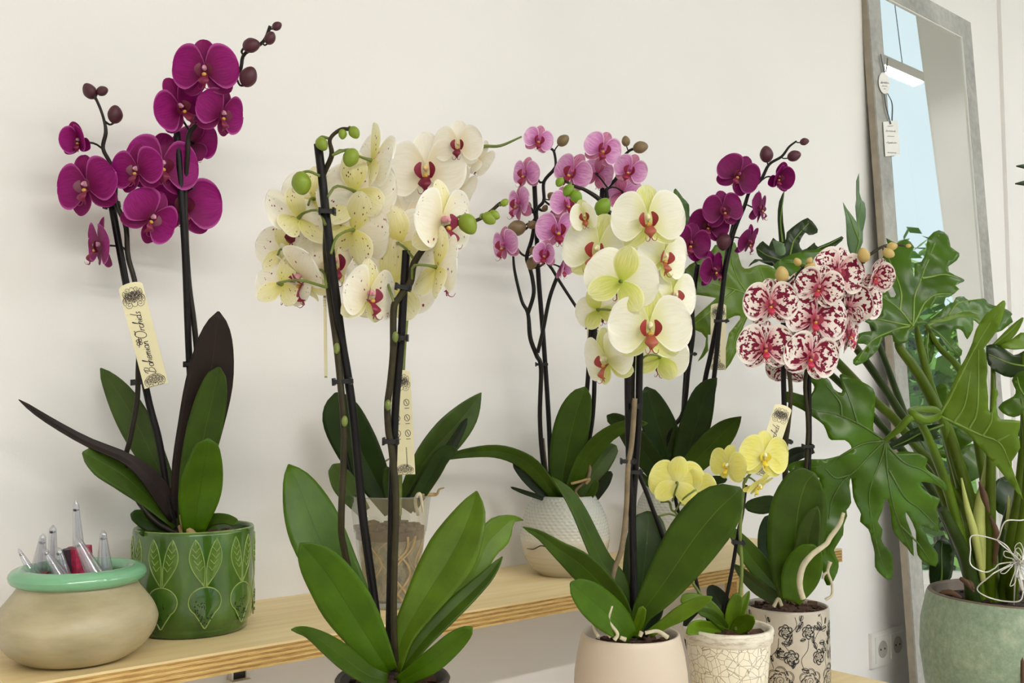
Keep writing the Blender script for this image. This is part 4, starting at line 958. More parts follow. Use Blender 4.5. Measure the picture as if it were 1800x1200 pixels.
# ------------------------------------------------------------------ F: dark magenta orchid in the second vase
Fp = thing('orchid_plant', P(1187, 860, ZF), 'compact dark magenta orchid in the half hidden dimpled vase', 'orchid')
path(Fp, [(1226, 465), (1214, 553), (1208, 627), (1203, 700), (1198, 785), (1192, 866)], 4.4, ZF, 'support_stake', M_STAKE)
path(Fp, [(1222, 500, -.008), (1217, 545, -.008), (1218, 590, -.008), (1210, 650, -.008), (1201, 724, -.008), (1178, 758, -.008), (1172, 800), (1182, 866)], 4, ZF, 'flower_stem', M_STEM_B)
path(Fp, [(1291, 390), (1277, 455), (1267, 533), (1250, 620), (1240, 665), (1222, 770), (1204, 866)], 4.4, ZF, 'support_stake', M_STAKE)
path(Fp, [(1400, 248), (1387, 258), (1374, 275), (1352, 289), (1338, 315), (1318, 336), (1308, 364), (1294, 395), (1285, 424), (1273, 486), (1265, 565), (1257, 647), (1251, 686), (1230, 780), (1206, 866)], [1.6, 2, 2.4, 2.6, 3, 3, 3.4] + [4.2] * 8, ZF - .012, 'flower_stem', M_STEM_B, 70)
clip(Fp, 1268, 564, ZF - .01, 20); clip(Fp, 1213, 622, ZF - .008, 18)
for x, y, w_, ya, pi, ro, st, cu, dz in ((1297, 308, 74, 2, -4, -32, (1318, 336), 0, -.03), (1271, 370, 68, 8, -4, 8, (1294, 395), 0, -.04), (1246, 396, 66, -14, -8, -8, (1285, 424), 0, -.015), (1213, 428, 70, 6, -6, -14, (1226, 470), 0, -.03), (1252, 474, 64, 46, -10, 20, (1276, 480), 0, -.02),
                             (1314, 424, 58, 62, -26, 10, (1285, 424), 0, -.01), (1334, 366, 60, 78, -8, -6, (1308, 362), 0, -.01), (1367, 312, 56, 14, -10, -14, (1340, 316), 1, -.02)):
    flower(Fp, K_DMG, x, y, w_, ZF + dz, ya, pi, ro, st, cu, M_STEM_B, ZF - .01)
for x, y, r, a, st in ((1414, 249, 6, 10, (1400, 249)), (1396, 274, 9, 20, (1374, 276)), (1347, 271, 11, 100, (1352, 289)), (1272, 425, 12, -100, (1276, 400))): bud(Fp, K_DMG, x, y, r, ZF - .02, st, a, ZF - .012, M_STEM_B)
leaf(Fp, [(1135, 680), (1148, 720), (1161, 762), (1174, 806), (1186, 862)], [12, 25, 31, 28, 16], ZF - .0, -.02, 14, M_LEAF_D, .3)
leaf(Fp, [(1067, 730), (1096, 746), (1132, 792), (1180, 862)], [8, 16, 22, 14], ZF - .01, -.03, -20, M_LEAF_D, .3)
leaf(Fp, [(1260, 664), (1240, 692), (1225, 742), (1210, 792), (1192, 862)], [4, 20, 26, 24, 14], ZF - .02, -.04, -16, M_LEAF_D, .3)
leaf(Fp, [(1303, 732), (1277, 754), (1247, 785), (1216, 818), (1190, 864)], [3, 19, 24, 19, 12], ZF - .03, -.05, 18, M_LEAF, .25)
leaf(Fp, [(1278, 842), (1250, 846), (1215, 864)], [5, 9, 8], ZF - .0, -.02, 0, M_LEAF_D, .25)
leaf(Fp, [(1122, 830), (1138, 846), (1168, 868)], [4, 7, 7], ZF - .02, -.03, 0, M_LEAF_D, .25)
plant_tag((1263, 533), (1262, 650), 27, ZF + .035, 'cream tag hanging behind the stakes of the dark magenta orchid', 'front')

# ------------------------------------------------------------------ E: green-white orchid in the beige pot
cE = at_zy(1110, TAB_Z, .859); ZE = depth(cE + Vector((0, 0, .14))); rE = 100 * ZE / FPX; HE = P(1110, 1111, ZE).z - TAB_Z
t = thing('round_pot', cE, 'smooth round beige pot at the bottom edge with a greenish white orchid', 'pot')
m_be = plain('matt beige glaze', (208, 192, 172), .34, .04, 12)
mb = MB(); mb.lathe([(.001, .001), (rE * .55, .001), (rE * .62, .004), (rE * .8, HE * .13), (rE * .95, HE * .33), (rE, HE * .52), (rE * .985, HE * .68), (rE * .94, HE * .83), (rE * .88, HE * .95), (rE * .86, HE * .99), (rE * .845, HE), (rE * .81, HE * .995), (rE * .79, HE * .95), (rE * .78, HE * .8), (.001, HE * .78)], 72, 0, cE); build(mb, 'body', m_be, t)
bark(cE.x, cE.y, cE.z + HE - .018, rE * .78, 'bark chips in the smooth beige pot', 60)
E = thing('orchid_plant', P(1110, 1118, ZE), 'orchid with large greenish white flowers in the smooth beige pot', 'orchid')
path(E, [(1106, 560), (1103, 640), (1105, 785), (1110, 899), (1112, 1000), (1114, 1120)], 5.6, ZE, 'support_stake', M_STAKE)
path(E, [(1126, 560), (1124, 650), (1122, 747), (1117, 823), (1112, 900), (1114, 1010), (1116, 1118)], 6.2, ZE + .006, 'support_stake', M_STAKE)
path(E, [(987, 314), (992, 317), (1010, 327), (1029, 334), (1053, 350), (1069, 371), (1081, 383), (1098, 410), (1110, 450), (1116, 520), (1114, 600), (1112, 700), (1115, 820), (1108, 930), (1112, 1118)], [2, 2.4, 3, 3.4] + [4.4] * 7 + [4] * 4, ZE + .012, 'flower_stem', M_STEM_D, 70)
path(E, [(1116, 700), (1111, 773), (1104, 823), (1101, 893), (1093, 962), (1079, 1004), (1074, 1048), (1090, 1110)], 4.6, ZE - .014, 'dry_stem', M_STEM_DRY)
path(E, [(1122, 830), (1135, 862), (1149, 899), (1172, 960), (1190, 1010)], 4, ZE + .03, 'support_stake', M_STAKE)
clip(E, 1104, 810, ZE - .01, 22); clip(E, 1117, 829, ZE - .004, 20); clip(E, 1117, 714, ZE - .006, 14)
F = [(1139, 386, 120, -4, -2, 6, None, 0, -.055), (1142, 576, 136, -2, 0, 0, None, 0, -.07), (1052, 440, 126, -24, -2, -10, (1098, 412), 0, -.03), (1092, 494, 122, 165, 6, 18, (1116, 520), 0, -.07), (1028, 380, 64, -10, -10, 12, (1070, 372), 1, -.03),
     (1164, 452, 104, 26, -4, -12, (1114, 450), 0, -.025), (1180, 520, 104, 34, 0, -8, None, 0, .0), (1068, 632, 108, -62, -12, 12, (1100, 655), 0, -.03), (1052, 545, 76, 172, -6, -20, (1110, 560), 0, .0), (1160, 628, 96, 160, -14, 12, (1120, 640), 0, .02)]
for x, y, w_, ya, pi, ro, st, cu, dz in F: flower(E, K_GRW, x, y, w_, ZE + dz, ya, pi, ro, st, cu, M_STEM_G, ZE + .012)
for x, y, r, a, st in ((1060, 364, 13, 60, (1056, 352)), (1013, 346, 10, -60, (1008, 327)), (999, 335, 9, -120, (1000, 322)), (984, 320, 7, -120, (988, 314))): bud(E, K_GRW, x, y, r, ZE - .015, st, a, ZE + .012)
leaf(E, [(1303, 858), (1262, 896), (1222, 944), (1188, 994), (1156, 1040), (1128, 1078), (1114, 1118)], [20, 44, 47, 40, 30, 18, 10], ZE - .02, -.05, -12, M_LEAF, .14)
leaf(E, [(1140, 898), (1138, 935), (1134, 980), (1128, 1030), (1116, 1115)], [18, 33, 38, 34, 15], ZE + .02, .03, 10, M_LEAF_D, .2)
leaf(E, [(970, 838), (998, 868), (1018, 902), (1036, 942), (1056, 985), (1080, 1020), (1100, 1065), (1112, 1115)], [3, 10, 13, 15, 17, 19, 15, 10], ZE + .0, .02, 24, M_LEAF, .35)
leaf(E, [(919, 926), (950, 940), (982, 964), (1016, 988), (1050, 1020), (1085, 1062), (1108, 1116)], [3, 8, 15, 23, 25, 21, 12], ZE - .01, -.04, -18, M_LEAF, .3)
leaf(E, [(1003, 1024), (1030, 1046), (1060, 1072), (1088, 1096), (1110, 1120)], [12, 27, 31, 26, 12], ZE - .04, -.05, 10, M_LEAF_B, .2)
leaf(E, [(1252, 1049), (1225, 1060), (1195, 1078), (1170, 1094), (1140, 1114)], [4, 11, 13, 9, 7], ZE - .03, -.04, 20, M_LEAF_M, .3)
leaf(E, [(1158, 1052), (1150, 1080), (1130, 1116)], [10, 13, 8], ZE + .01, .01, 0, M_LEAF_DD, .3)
leaf(E, [(1130, 1066), (1124, 1090), (1116, 1118)], [7, 9, 7], ZE - .03, -.03, 0, M_LEAF_M, .3)
for pts in ([(1038, 1046), (1046, 1060), (1049, 1085), (1044, 1100), (1052, 1118)], [(1075, 1064), (1070, 1090), (1085, 1113), (1080, 1124)], [(1134, 1112), (1156, 1109), (1174, 1120)], [(1050, 1092), (1064, 1108), (1074, 1118)], [(1090, 1120), (1100, 1124)], [(1125, 1118), (1128, 1110)]):
    root_tube(E, [(x, y, -.055) for x, y in pts], [3.2] * (len(pts) - 1) + [4], ZE, M_ROOT)

# ------------------------------------------------------------------ G: blotched orchid in the rose print pot
cG = at_zy(1385, TAB_Z, .909); ZG = depth(cG + Vector((0, 0, .13))); rG = 72 * ZG / FPX; HG = P(1385, 1062, ZG).z - TAB_Z
t = thing('printed_pot', cG, 'grey beige cylinder pot printed with black line roses', 'pot')
m_gr = plain('grey beige glaze', (190, 180, 164), .3, .06, 30)
mb = MB(); mb.lathe([(.001, .001), (rG * .97, .001), (rG * .985, .003), (rG, .01), (rG, HG - .003), (rG * .985, HG), (rG * .955, HG), (rG * .94, HG - .004), (rG * .93, HG - .03), (.001, HG - .03)], 72, 0, cG); build(mb, 'body', m_gr, t)
rnd = random.Random(12); LN = []; BL = []
def rose(cx, cy, r):
    LN.append([(cx + r * .42 * (i / 22) * math.cos(i * .55), cy + r * .42 * (i / 22) * math.sin(i * .55)) for i in range(23)])
    for ring, n_, ro in ((.62, 5, 0), (.98, 6, .5)):
        for q in range(n_):
            a = (q + ro) * 360 / n_; px_, py_ = cx + r * ring * .62 * math.cos(math.radians(a)), cy + r * ring * .62 * math.sin(math.radians(a))
            LN.append(arc(px_, py_, r * ring * .42, r * ring * .42, a - 105, a + 105, 10)); LN.append(arc(px_, py_, r * ring * .33, r * ring * .33, a - 70, a + 40, 6))
            BL.append([(px_ + r * ring * .1 * math.cos(math.radians(a + 60)), py_ + r * ring * .1 * math.sin(math.radians(a + 60))), (px_ + r * ring * .4 * math.cos(math.radians(a + 75)), py_ + r * ring * .4 * math.sin(math.radians(a + 75)))])
def rleaf(x, y, L, a):
    c, s = math.cos(a), math.sin(a); up_ = []; dn = []
    for i in range(9):
        u = i / 8; w_ = L * .26 * math.sin(math.pi * u) ** .8; up_.append((x + c * L * u - s * w_, y + s * L * u + c * w_)); dn.append((x + c * L * u + s * w_, y + s * L * u - c * w_))
    LN.append(up_); LN.append(dn); BL.append([(x + c * L * u, y + s * L * u) for u in (0, .5, .9)])
    for u in (.3, .5, .7): LN.append([(x + c * L * u, y + s * L * u), (x + c * L * (u + .12) - s * L * .16, y + s * L * (u + .12) + c * L * .16)])
CIR = 2 * math.pi * rG
for q in range(9):
    x = CIR * q / 9; rose(x + .006, .024, .0185 + .002 * (q % 2)); rose(x + .022, .058, .0115); rose(x + .004 + .01 * (q % 2), .096, .0105)
    LN.append(catmull([(x + .02, .066), (x + .012, .078), (x + .018, .09), (x + .03, .105), (x + .028, .118)], 14)); LN.append(catmull([(x - .004, .04), (x - .008, .056), (x + .002, .07), (x + .004, .086)], 12))
    for _ in range(13): rleaf(x + rnd.uniform(-.02, .03), rnd.uniform(.035, .118), rnd.uniform(.008, .015), rnd.random() * 6.28)
def onG(x, y): a = x / rG; return cG + Vector((math.cos(a) * (rG + .0003), math.sin(a) * (rG + .0003), min(y, HG - .004)))
strokes(LN, .0008, onG, 'rose_print', M_BLACK, t); strokes(BL, .0016, onG, 'rose_shading_print', M_BLACK, t)
bark(cG.x, cG.y, cG.z + HG - .006, rG * .92, 'dark bark chips in the rose print pot', 70)
G = thing('orchid_plant', P(1385, 1056, ZG), 'orchid with white flowers heavily blotched in crimson in the rose print pot', 'orchid')
path(G, [(1377, 560), (1377, 650), (1379, 740), (1380, 842), (1386, 960), (1388, 1056)], 4.6, ZG, 'support_stake', M_STAKE); path(G, [(1422, 600), (1422, 700), (1422, 800), (1412, 930), (1396, 1056)], 4.4, ZG + .01, 'support_stake', M_STAKE)
path(G, [(1414, 468), (1400, 485), (1401, 515), (1390, 550), (1383, 608), (1390, 687), (1386, 745), (1381, 800), (1386, 930), (1386, 1056)], [2, 2.6, 3, 3.6] + [3.8] * 6, ZG - .03, 'flower_stem', M_STEM_O, 50)
path(G, [(1597, 432), (1558, 431), (1528, 448), (1509, 461), (1480, 520), (1440, 590), (1416, 662), (1420, 740), (1418, 800), (1400, 1056)], [1.5, 2.2, 2.8, 3] + [3.6] * 6, ZG + .0, 'flower_stem', M_STEM_O, 50)
clip(G, 1381, 776, ZG - .01, 18); clip(G, 1420, 784, ZG, 16)
for x, y, w_, ya, pi, ro, cu, dz in ((1354, 534, 76, -8, -2, 2, 0, -.04), (1345, 610, 80, -6, -4, 0, 0, -.04), (1440, 506, 68, -20, -4, -14, 0, -.05), (1471, 480, 80, 6, 0, -16, 0, -.03), (1432, 560, 88, 2, -4, -14, 0, -.035), (1424, 626, 80, 4, -6, -16, 0, -.04),
                         (1536, 486, 58, 12, -4, -14, 1, -.02), (1514, 528, 70, 22, -4, -18, 0, .0), (1398, 526, 78, 176, 0, 8, 0, .02), (1392, 612, 74, 165, -6, 0, 0, .02), (1488, 586, 78, 58, -8, -8, 0, .0), (1384, 645, 60, 178, -10, 0, 0, .03), (1490, 540, 74, 130, 0, -10, 0, -.02), (1462, 548, 70, 14, 0, -8, 0, .0)):
    flower(G, K_HAR, x, y, w_ * 1.16, ZG + dz, ya, pi, ro, None, cu, M_STEM_O)
for x, y, r, a, st in ((1374, 482, 11, 100, (1396, 485)), (1402, 460, 6, 130, (1410, 468)), (1424, 472, 9, 60, (1414, 469)), (1423, 458, 5, 60, (1414, 468)), (1518, 448, 10, 110, (1512, 458)), (1562, 445, 8, -30, (1556, 432)), (1568, 433, 7, 10, (1558, 431)), (1597, 432, 3.5, 0, (1590, 431))): bud(G, K_HAR, x, y, r, ZG - .045, st, a, ZG - .03, M_STEM_O)
leaf(G, [(1432, 831), (1416, 850), (1404, 890), (1398, 942), (1394, 1000), (1387, 1054)], [18, 36, 47, 48, 40, 18], ZG - .07, -.02, 8, M_LEAF, .16)
leaf(G, [(1437, 890), (1427, 922), (1419, 962), (1410, 1012), (1394, 1054)], [5, 17, 20, 18, 12], ZG - .085, -.02, -20, M_LEAF_G, .3)
leaf(G, [(1430, 957), (1416, 986), (1404, 1018), (1390, 1056)], [16, 30, 31, 16], ZG - .09, -.03, 10, M_LEAF_B, .2)
leaf(G, [(1280, 925), (1304, 958), (1330, 992), (1352, 1018), (1380, 1054)], [6, 15, 19, 17, 11], ZG - .04, -.04, 20, M_LEAF, .35)
leaf(G, [(1292, 992), (1314, 1014), (1340, 1036), (1374, 1056)], [4, 11, 13, 9], ZG - .05, -.06, -20, M_LEAF_D, .3)
leaf(G, [(1354, 905), (1346, 940), (1352, 985), (1380, 1052)], [9, 14, 16, 12], ZG + .0, .02, 20, M_LEAF_D, .3)
leaf(G, [(1308, 890), (1336, 889), (1362, 890), (1390, 930), (1390, 1030)], [7, 15, 15, 14, 12], ZG + .02, .03, 20, M_LEAF_D, .25)
leaf(G, [(1375, 820), (1395, 800), (1430, 790)], [5, 12, 6], ZG + .04, .0, 0, M_LEAF_DD, .3)
root_tube(G, [(x, y, -.145) for x, y in ((1483, 901), (1476, 921), (1459, 945), (1452, 956), (1428, 974), (1412, 994), (1406, 1018), (1407, 1036), (1412, 1052))], [2.6, 3.6, 4, 4, 4.6, 5, 5, 4.6, 4.6], ZG, M_ROOT)
root_tube(G, [(x, y, -.07) for x, y in ((1459, 987), (1455, 1004), (1462, 1025), (1462, 1045), (1451, 1054))], [4, 2.6, 2.2, 2.2, 3], ZG, M_ROOT)
root_tube(G, [(x, y, -.07) for x, y in ((1456, 1004), (1448, 1010), (1446, 1017))], 2.2, ZG, M_ROOT); root_tube(G, [(x, y, -.07) for x, y in ((1360, 1066), (1368, 1052), (1374, 1064))], 3, ZG, M_ROOT)
plant_tag((1378, 712), (1338, 836), 31, ZG - .05, 'cream tag above the yellow flowers, on the blotched orchid stake')

# ------------------------------------------------------------------ H: mini yellow orchid in the crackle pot
cH = at_zy(1282, TAB_Z, .846); ZH = depth(cH + Vector((0, 0, .12))); rH = 79 * ZH / FPX; HH = P(1282, 1100, ZH).z - TAB_Z
t = thing('crackle_pot', cH, 'white tapered pot with fine crackle glaze holding a tiny yellow orchid', 'pot')
m_cr, nt, b = newmat('crackle glaze'); o_ = tc(nt)
wv = N(nt, 'ShaderNodeVectorMath', operation='ADD'); nz_ = N(nt, 'ShaderNodeTexNoise'); nz_.inputs['Scale'].default_value = 60; nt.links.new(o_, nz_.inputs['Vector'])
sc_ = N(nt, 'ShaderNodeVectorMath', operation='SCALE'); sc_.inputs['Scale'].default_value = .004; nt.links.new(nz_.outputs['Color'], sc_.inputs[0]); nt.links.new(o_, wv.inputs[0]); nt.links.new(sc_.outputs[0], wv.inputs[1])
v1 = N(nt, 'ShaderNodeTexVoronoi', feature='DISTANCE_TO_EDGE'); v1.inputs['Scale'].default_value = 88; nt.links.new(wv.outputs[0], v1.inputs['Vector'])
v2 = N(nt, 'ShaderNodeTexVoronoi', feature='DISTANCE_TO_EDGE'); v2.inputs['Scale'].default_value = 52; nt.links.new(wv.outputs[0], v2.inputs['Vector'])
l1 = ramp(nt, [(.012, (1, 1, 1)), (.03, (0, 0, 0))], v1.outputs[0]).outputs[0]; l2 = ramp(nt, [(.01, (1, 1, 1)), (.022, (0, 0, 0))], v2.outputs[0]).outputs[0]
nt.links.new(mixc(nt, math_(nt, 'MULTIPLY', math_(nt, 'MAXIMUM', l1, l2), .75), s2l((238, 230, 208)), s2l((110, 92, 60))), b.inputs['Base Color']); b.inputs['Roughness'].default_value = .3
m_ri, nt, b = newmat('weathered white rim'); n_ = noise(nt, mapping(nt, tc(nt), (20, 20, 90)), 2.5, 5, .7)
nt.links.new(ramp(nt, [(.3, s2l((178, 166, 142))), (.5, s2l((226, 218, 200))), (.75, s2l((238, 233, 220)))], n_).outputs[0], b.inputs['Base Color']); b.inputs['Roughness'].default_value = .45
mb = MB(); mb.lathe([(.001, .001), (rH * .72, .001), (rH * .745, .004), (rH * .93, HH - .019)], 64, 0, cH); build(mb, 'body', m_cr, t)
mb = MB(); mb.lathe([(rH * .93, HH - .019), (rH * .965, HH - .017), (rH, HH - .003), (rH * .985, HH), (rH * .90, HH), (rH * .875, HH - .004), (rH * .82, HH - .03), (.001, HH - .03)], 64, 0, cH); build(mb, 'rim', m_ri, t)
bark(cH.x, cH.y, cH.z + HH - .012, rH * .84, 'bark chips in the white crackle pot', 45)
Hh = thing('orchid_plant', P(1284, 1106, ZH), 'tiny orchid with pale yellow flowers in the crackle pot', 'orchid')
path(Hh, [(1311, 852), (1305, 900), (1297, 940), (1287, 1000), (1271, 1078), (1266, 1106)], 3.4, ZH + .004, 'support_stake', M_STAKE)
path(Hh, [(1322, 829), (1309, 845), (1307, 860), (1303, 900), (1301, 940), (1304, 1000), (1300, 1050), (1293, 1106)], [2, 2.4, 2.6, 2.8, 3, 3, 3.2, 3.4], ZH - .004, 'flower_stem', M_STEM_G)
path(Hh, [(1184, 861), (1194, 906), (1218, 995), (1230, 1046), (1250, 1104)], 3.2, ZH + .02, 'support_stake', M_STAKE)
path(Hh, [(1161, 882), (1176, 882), (1181, 896), (1191, 907), (1200, 965), (1209, 1009), (1232, 1046), (1262, 1104)], [2.2] * 4 + [2.6] * 4, ZH + .012, 'flower_stem', M_STEM_G); path(Hh, [(1156, 907), (1176, 903), (1190, 907)], 1.8, ZH + .012, 'flower_stem', M_STEM_G)
clip(Hh, 1298, 952, ZH - .002, 18, -6)
for x, y, w_, ya, pi, ro, st, cu in ((1342, 802, 88, 6, 2, -8, (1320, 832), 0), (1281, 818, 70, -46, -4, -6, (1308, 842), 0), (1332, 852, 62, 40, -44, -20, (1310, 848), 0), (1190, 848, 92, 176, 4, 6, (1182, 880), 0), (1222, 862, 74, 150, 0, 0, (1186, 900), 0)):
    flower(Hh, K_YEL, x, y, w_, ZH - .01, ya, pi, ro, st, cu, M_STEM_G, ZH)
for pts, hw, dz, ro, m in (([(1297, 1042), (1291, 1066), (1286, 1090), (1284, 1110)], [7, 13, 12, 6], -.01, 8, M_LEAF_M), ([(1317, 1038), (1308, 1060), (1297, 1086), (1287, 1110)], [2, 8, 9, 5], .01, -14, M_LEAF_M), ([(1325, 1083), (1312, 1091), (1300, 1101), (1286, 1112)], [7, 15, 13, 6], -.03, 12, M_LEAF_M),
                       ([(1227, 1075), (1244, 1078), (1262, 1090), (1280, 1110)], [6, 9, 10, 6], -.03, 14, M_LEAF), ([(1207, 1113), (1222, 1103), (1246, 1103), (1278, 1110)], [5, 12, 11, 5], -.06, -10, M_LEAF_M), ([(1196, 1056), (1216, 1055), (1240, 1064), (1262, 1085), (1280, 1110)], [9, 12, 13, 11, 6], .0, 18, M_LEAF_M), ([(1246, 1030), (1257, 1045), (1268, 1066), (1282, 1108)], [5, 15, 18, 8], .04, 0, M_LEAF_DD), ([(1226, 1072), (1211, 1084), (1203, 1100)], [5, 7, 3], .03, 0, M_LEAF_DD)):
    leaf(Hh, pts, hw, ZH, dz, ro, m, .3)
path(Hh, [(1203, 1100, .03), (1206, 1125, .02), (1211, 1150, .01), (1214, 1166, .01)], [3, 3, 2, 1.5], ZH, 'hanging_root', M_STEM_D)

# ------------------------------------------------------------------ big philodendron in the sage pot
ZP = 1.65; cP0 = P(1793, 1041, ZP); rP = 153 * ZP / FPX; HP = .30; zP = cP0.z - HP; cP = Vector((cP0.x, cP0.y, zP))
t = thing('plant_plinth', (cP.x, cP.y, 0), 'plain white plinth carrying the big sage green pot', 'plinth')
mb = MB(); mb.box((cP.x - .13, cP.y - .13, .0), (cP.x + .13, cP.y + .13, zP - .022)); build(mb, 'body', M_WHITE, t, False)
mb = MB(); mb.box((cP.x - .15, cP.y - .15, zP - .022), (cP.x + .15, cP.y + .15, zP)); build(mb, 'top', M_WHITE, t, False)
m_sg, nt, b = newmat('mottled sage glaze'); o_ = tc(nt); n_ = noise(nt, o_, 90, 5, .75); n2_ = noise(nt, o_, 18, 3)
nt.links.new(mixc(nt, .35, ramp(nt, [(.35, s2l((128, 150, 124))), (.5, s2l((152, 172, 146))), (.68, s2l((186, 200, 174)))], n_).outputs[0], ramp(nt, [(.3, s2l((132, 156, 130))), (.7, s2l((172, 188, 162)))], n2_).outputs[0]), b.inputs['Base Color']); b.inputs['Roughness'].default_value = .55
t = thing('sage_pot', cP, 'large mottled sage green pot at the right edge, planted with the philodendron', 'pot')
mb = MB(); mb.lathe([(.001, .0), (rP * .7, .0), (rP * .76, .01), (rP * .92, .07), (rP * 1.04, .14), (rP * 1.09, .20), (rP * 1.07, .25), (rP * 1.0, HP - .006), (rP * .985, HP - .002)], 80, 0, cP); build(mb, 'body', m_sg, t)
m_rim = plain('brown clay rim', (120, 104, 88), .6, .15, 40)
mb = MB(); mb.lathe([(rP * .985, HP - .002), (rP * .975, HP), (rP * .94, HP), (rP * .925, HP - .004), (rP * .90, HP - .05), (.001, HP - .05)], 80, 0, cP); build(mb, 'rim', m_rim, t)
bark(cP.x, cP.y, cP.z + HP - .016, rP * .915, 'dark potting soil in the large sage pot', 160, mat=M_SOIL)
PH = thing('philodendron', Vector((cP.x, cP.y, cP.z + HP - .012)), 'big philodendron with deeply lobed glossy leaves spreading before the mirror', 'plant')
def lobed(outline, Z, attach, yaw, pitch, mat, veins=(), droop=.0, wave=.004, veinmat=None, seed=1, groove=.0035, cell=9, smooth=2):
    """leaf blade cut along an outline lying in a tilted plane through the attachment point, then bent and grooved"""
    n = fdir(yaw, pitch); A0 = P(attach[0], attach[1], Z)
    ex = (RIGHT - n * n.dot(RIGHT)).normalized(); ey = n.cross(ex)
    def pl(px, py):
        d = ray(px, py); q = CAM + d * ((A0 - CAM).dot(n) / d.dot(n)) - A0; return Vector((q.dot(ex), q.dot(ey)))
    m = len(outline) * smooth
    ring = catmull(list(outline) + [outline[0]], m + 1)[:-1]
    pts = [pl(x, y) for x, y in ring]; k = Z / FPX * cell
    xs = [p.x for p in pts]; ys = [p.y for p in pts]
    def inside(p):
        c = False; j = len(pts) - 1
        for i in range(len(pts)):
            if (pts[i].y > p.y) != (pts[j].y > p.y) and p.x < (pts[j].x - pts[i].x) * (p.y - pts[i].y) / (pts[j].y - pts[i].y + 1e-12) + pts[i].x: c = not c
            j = i
        return c
    extra = []; y = min(ys); row = 0
    while y < max(ys):
        x = min(xs) + (k / 2 if row % 2 else 0)
        while x < max(xs):
            p = Vector((x, y))
            if inside(p) and min((p - q).length for q in pts) > k * .45: extra.append(p)
            x += k
        y += k * .87; row += 1
    vl = [[pl(x, y) for x, y in catmull(v, 14)] for v in veins]
    extra += [q for L in vl for q in L if inside(q) and min((q - p).length for p in pts) > k * .3]
    edges = [(i, (i + 1) % len(pts)) for i in range(len(pts))]
    V, _, Fc, _, _, _ = delaunay_2d_cdt(pts + extra, edges, [], 1, 1e-6)
    rnd = random.Random(seed); ph = [rnd.random() * 6 for _ in range(4)]
    R0 = max(p.length for p in pts)
    def disp(p):
        r = p.length; d = -droop * (r / R0) ** 2 * R0 + wave * (math.sin(p.x * 45 + ph[0]) * math.cos(p.y * 38 + ph[1]) + .5 * math.sin(p.x * 95 + p.y * 80 + ph[2]))
        if vl:
            dm = min(min((p - q).length for q in L) for L in vl); d += groove * (1 - math.exp(-(dm / .012) ** 2)) * .9
        return d
    def w3(p, o=0.0): return A0 + ex * p.x + ey * p.y + n * (disp(p) + o)
    mb = MB(); mb.v = [tuple(w3(p)) for p in V]
    for f in Fc: mb.f.append(tuple(f)); mb.mi.append(0); mb.uv.append([(0, .5)] * len(f))
    o = build(mb, 'leaf', mat, PH); ORG[o.name] = ORG[PH.name]
    md = o.modifiers.new('thickness', 'SOLIDIFY'); md.thickness = .0007; md.offset = 0
    for L in vl:
        mb = MB(); q = [w3(p, .0006) for p in L]; mb.tube(q, [.0021 - .0014 * i / (len(q) - 1) for i in range(len(q))], 6); build(mb, 'vein', veinmat or M_VEIN, o)
    return o
def cr(lst, ox, oy, sc): return [(ox + x / sc, oy + y / sc) for x, y in lst]
L1 = cr([(560,365),(553,330),(560,250),(562,180),(550,130),(500,95),(450,75),(400,50),(380,60),(395,110),(390,150),(350,130),(330,90),(290,60),(220,50),(200,70),(230,95),(245,120),(230,155),(190,165),(120,145),(80,150),(75,180),(120,210),(180,240),(240,280),(290,320),(310,370),(330,400),(400,400),(435,430),(430,455),(380,480),(300,500),(220,500),(140,515),(105,540),(120,570),(180,575),(270,600),(262,700),(270,860),(280,1000),(300,1140),(330,1170),(370,1100),(375,1040),(350,980),(395,900),(400,850),(420,800),(415,770),(440,730),(432,640),(440,600),(446,640),(450,700),(470,750),(490,790),(485,830),(530,870),(550,930),(570,1000),(570,1070),(600,1110),(640,1140),(665,1120),(660,1000),(620,960),(600,920),(605,870),(580,830),(600,780),(612,720),(630,720),(650,800),(660,870),(700,930),(740,970),(775,1015),(770,940),(760,890),(730,820),(722,780),(740,800),(780,880),(790,980),(810,1030),(890,1070),(895,1000),(850,940),(830,890),(800,850),(840,860),(900,885),(905,830),(890,760),(910,710),(860,690),(810,650),(800,620),(860,625),(900,640),(945,670),(950,640),(910,600),(860,570),(830,540),(840,500),(780,465),(700,460),(660,470),(645,430),(620,400)], 1350, 640, 3.0)
V1 = [cr(v, 1350, 640, 3.0) for v in ([(620,402),(470,310),(350,260),(240,240),(110,170)], [(470,310),(440,210),(400,90)], [(390,270),(380,200),(310,110)], [(620,402),(500,420),(400,470),(300,535),(140,545)], [(620,402),(520,500),(440,580),(380,640),(330,760),(320,1000)], [(440,580),(360,600),(300,550)], [(620,402),(600,500),(540,640),(540,780),(580,960),(630,1110)], [(620,402),(630,560),(650,720),(700,850),(762,985)], [(640,560),(720,700),(800,760),(890,850)], [(640,440),(720,520),(820,560),(930,645)], [(700,850),(790,940),(860,1040)])]
lobed(L1, 1.53, (1557, 773), -8, 6, M_PHILO, V1, .05, .0042, M_VEIN_M, 3)
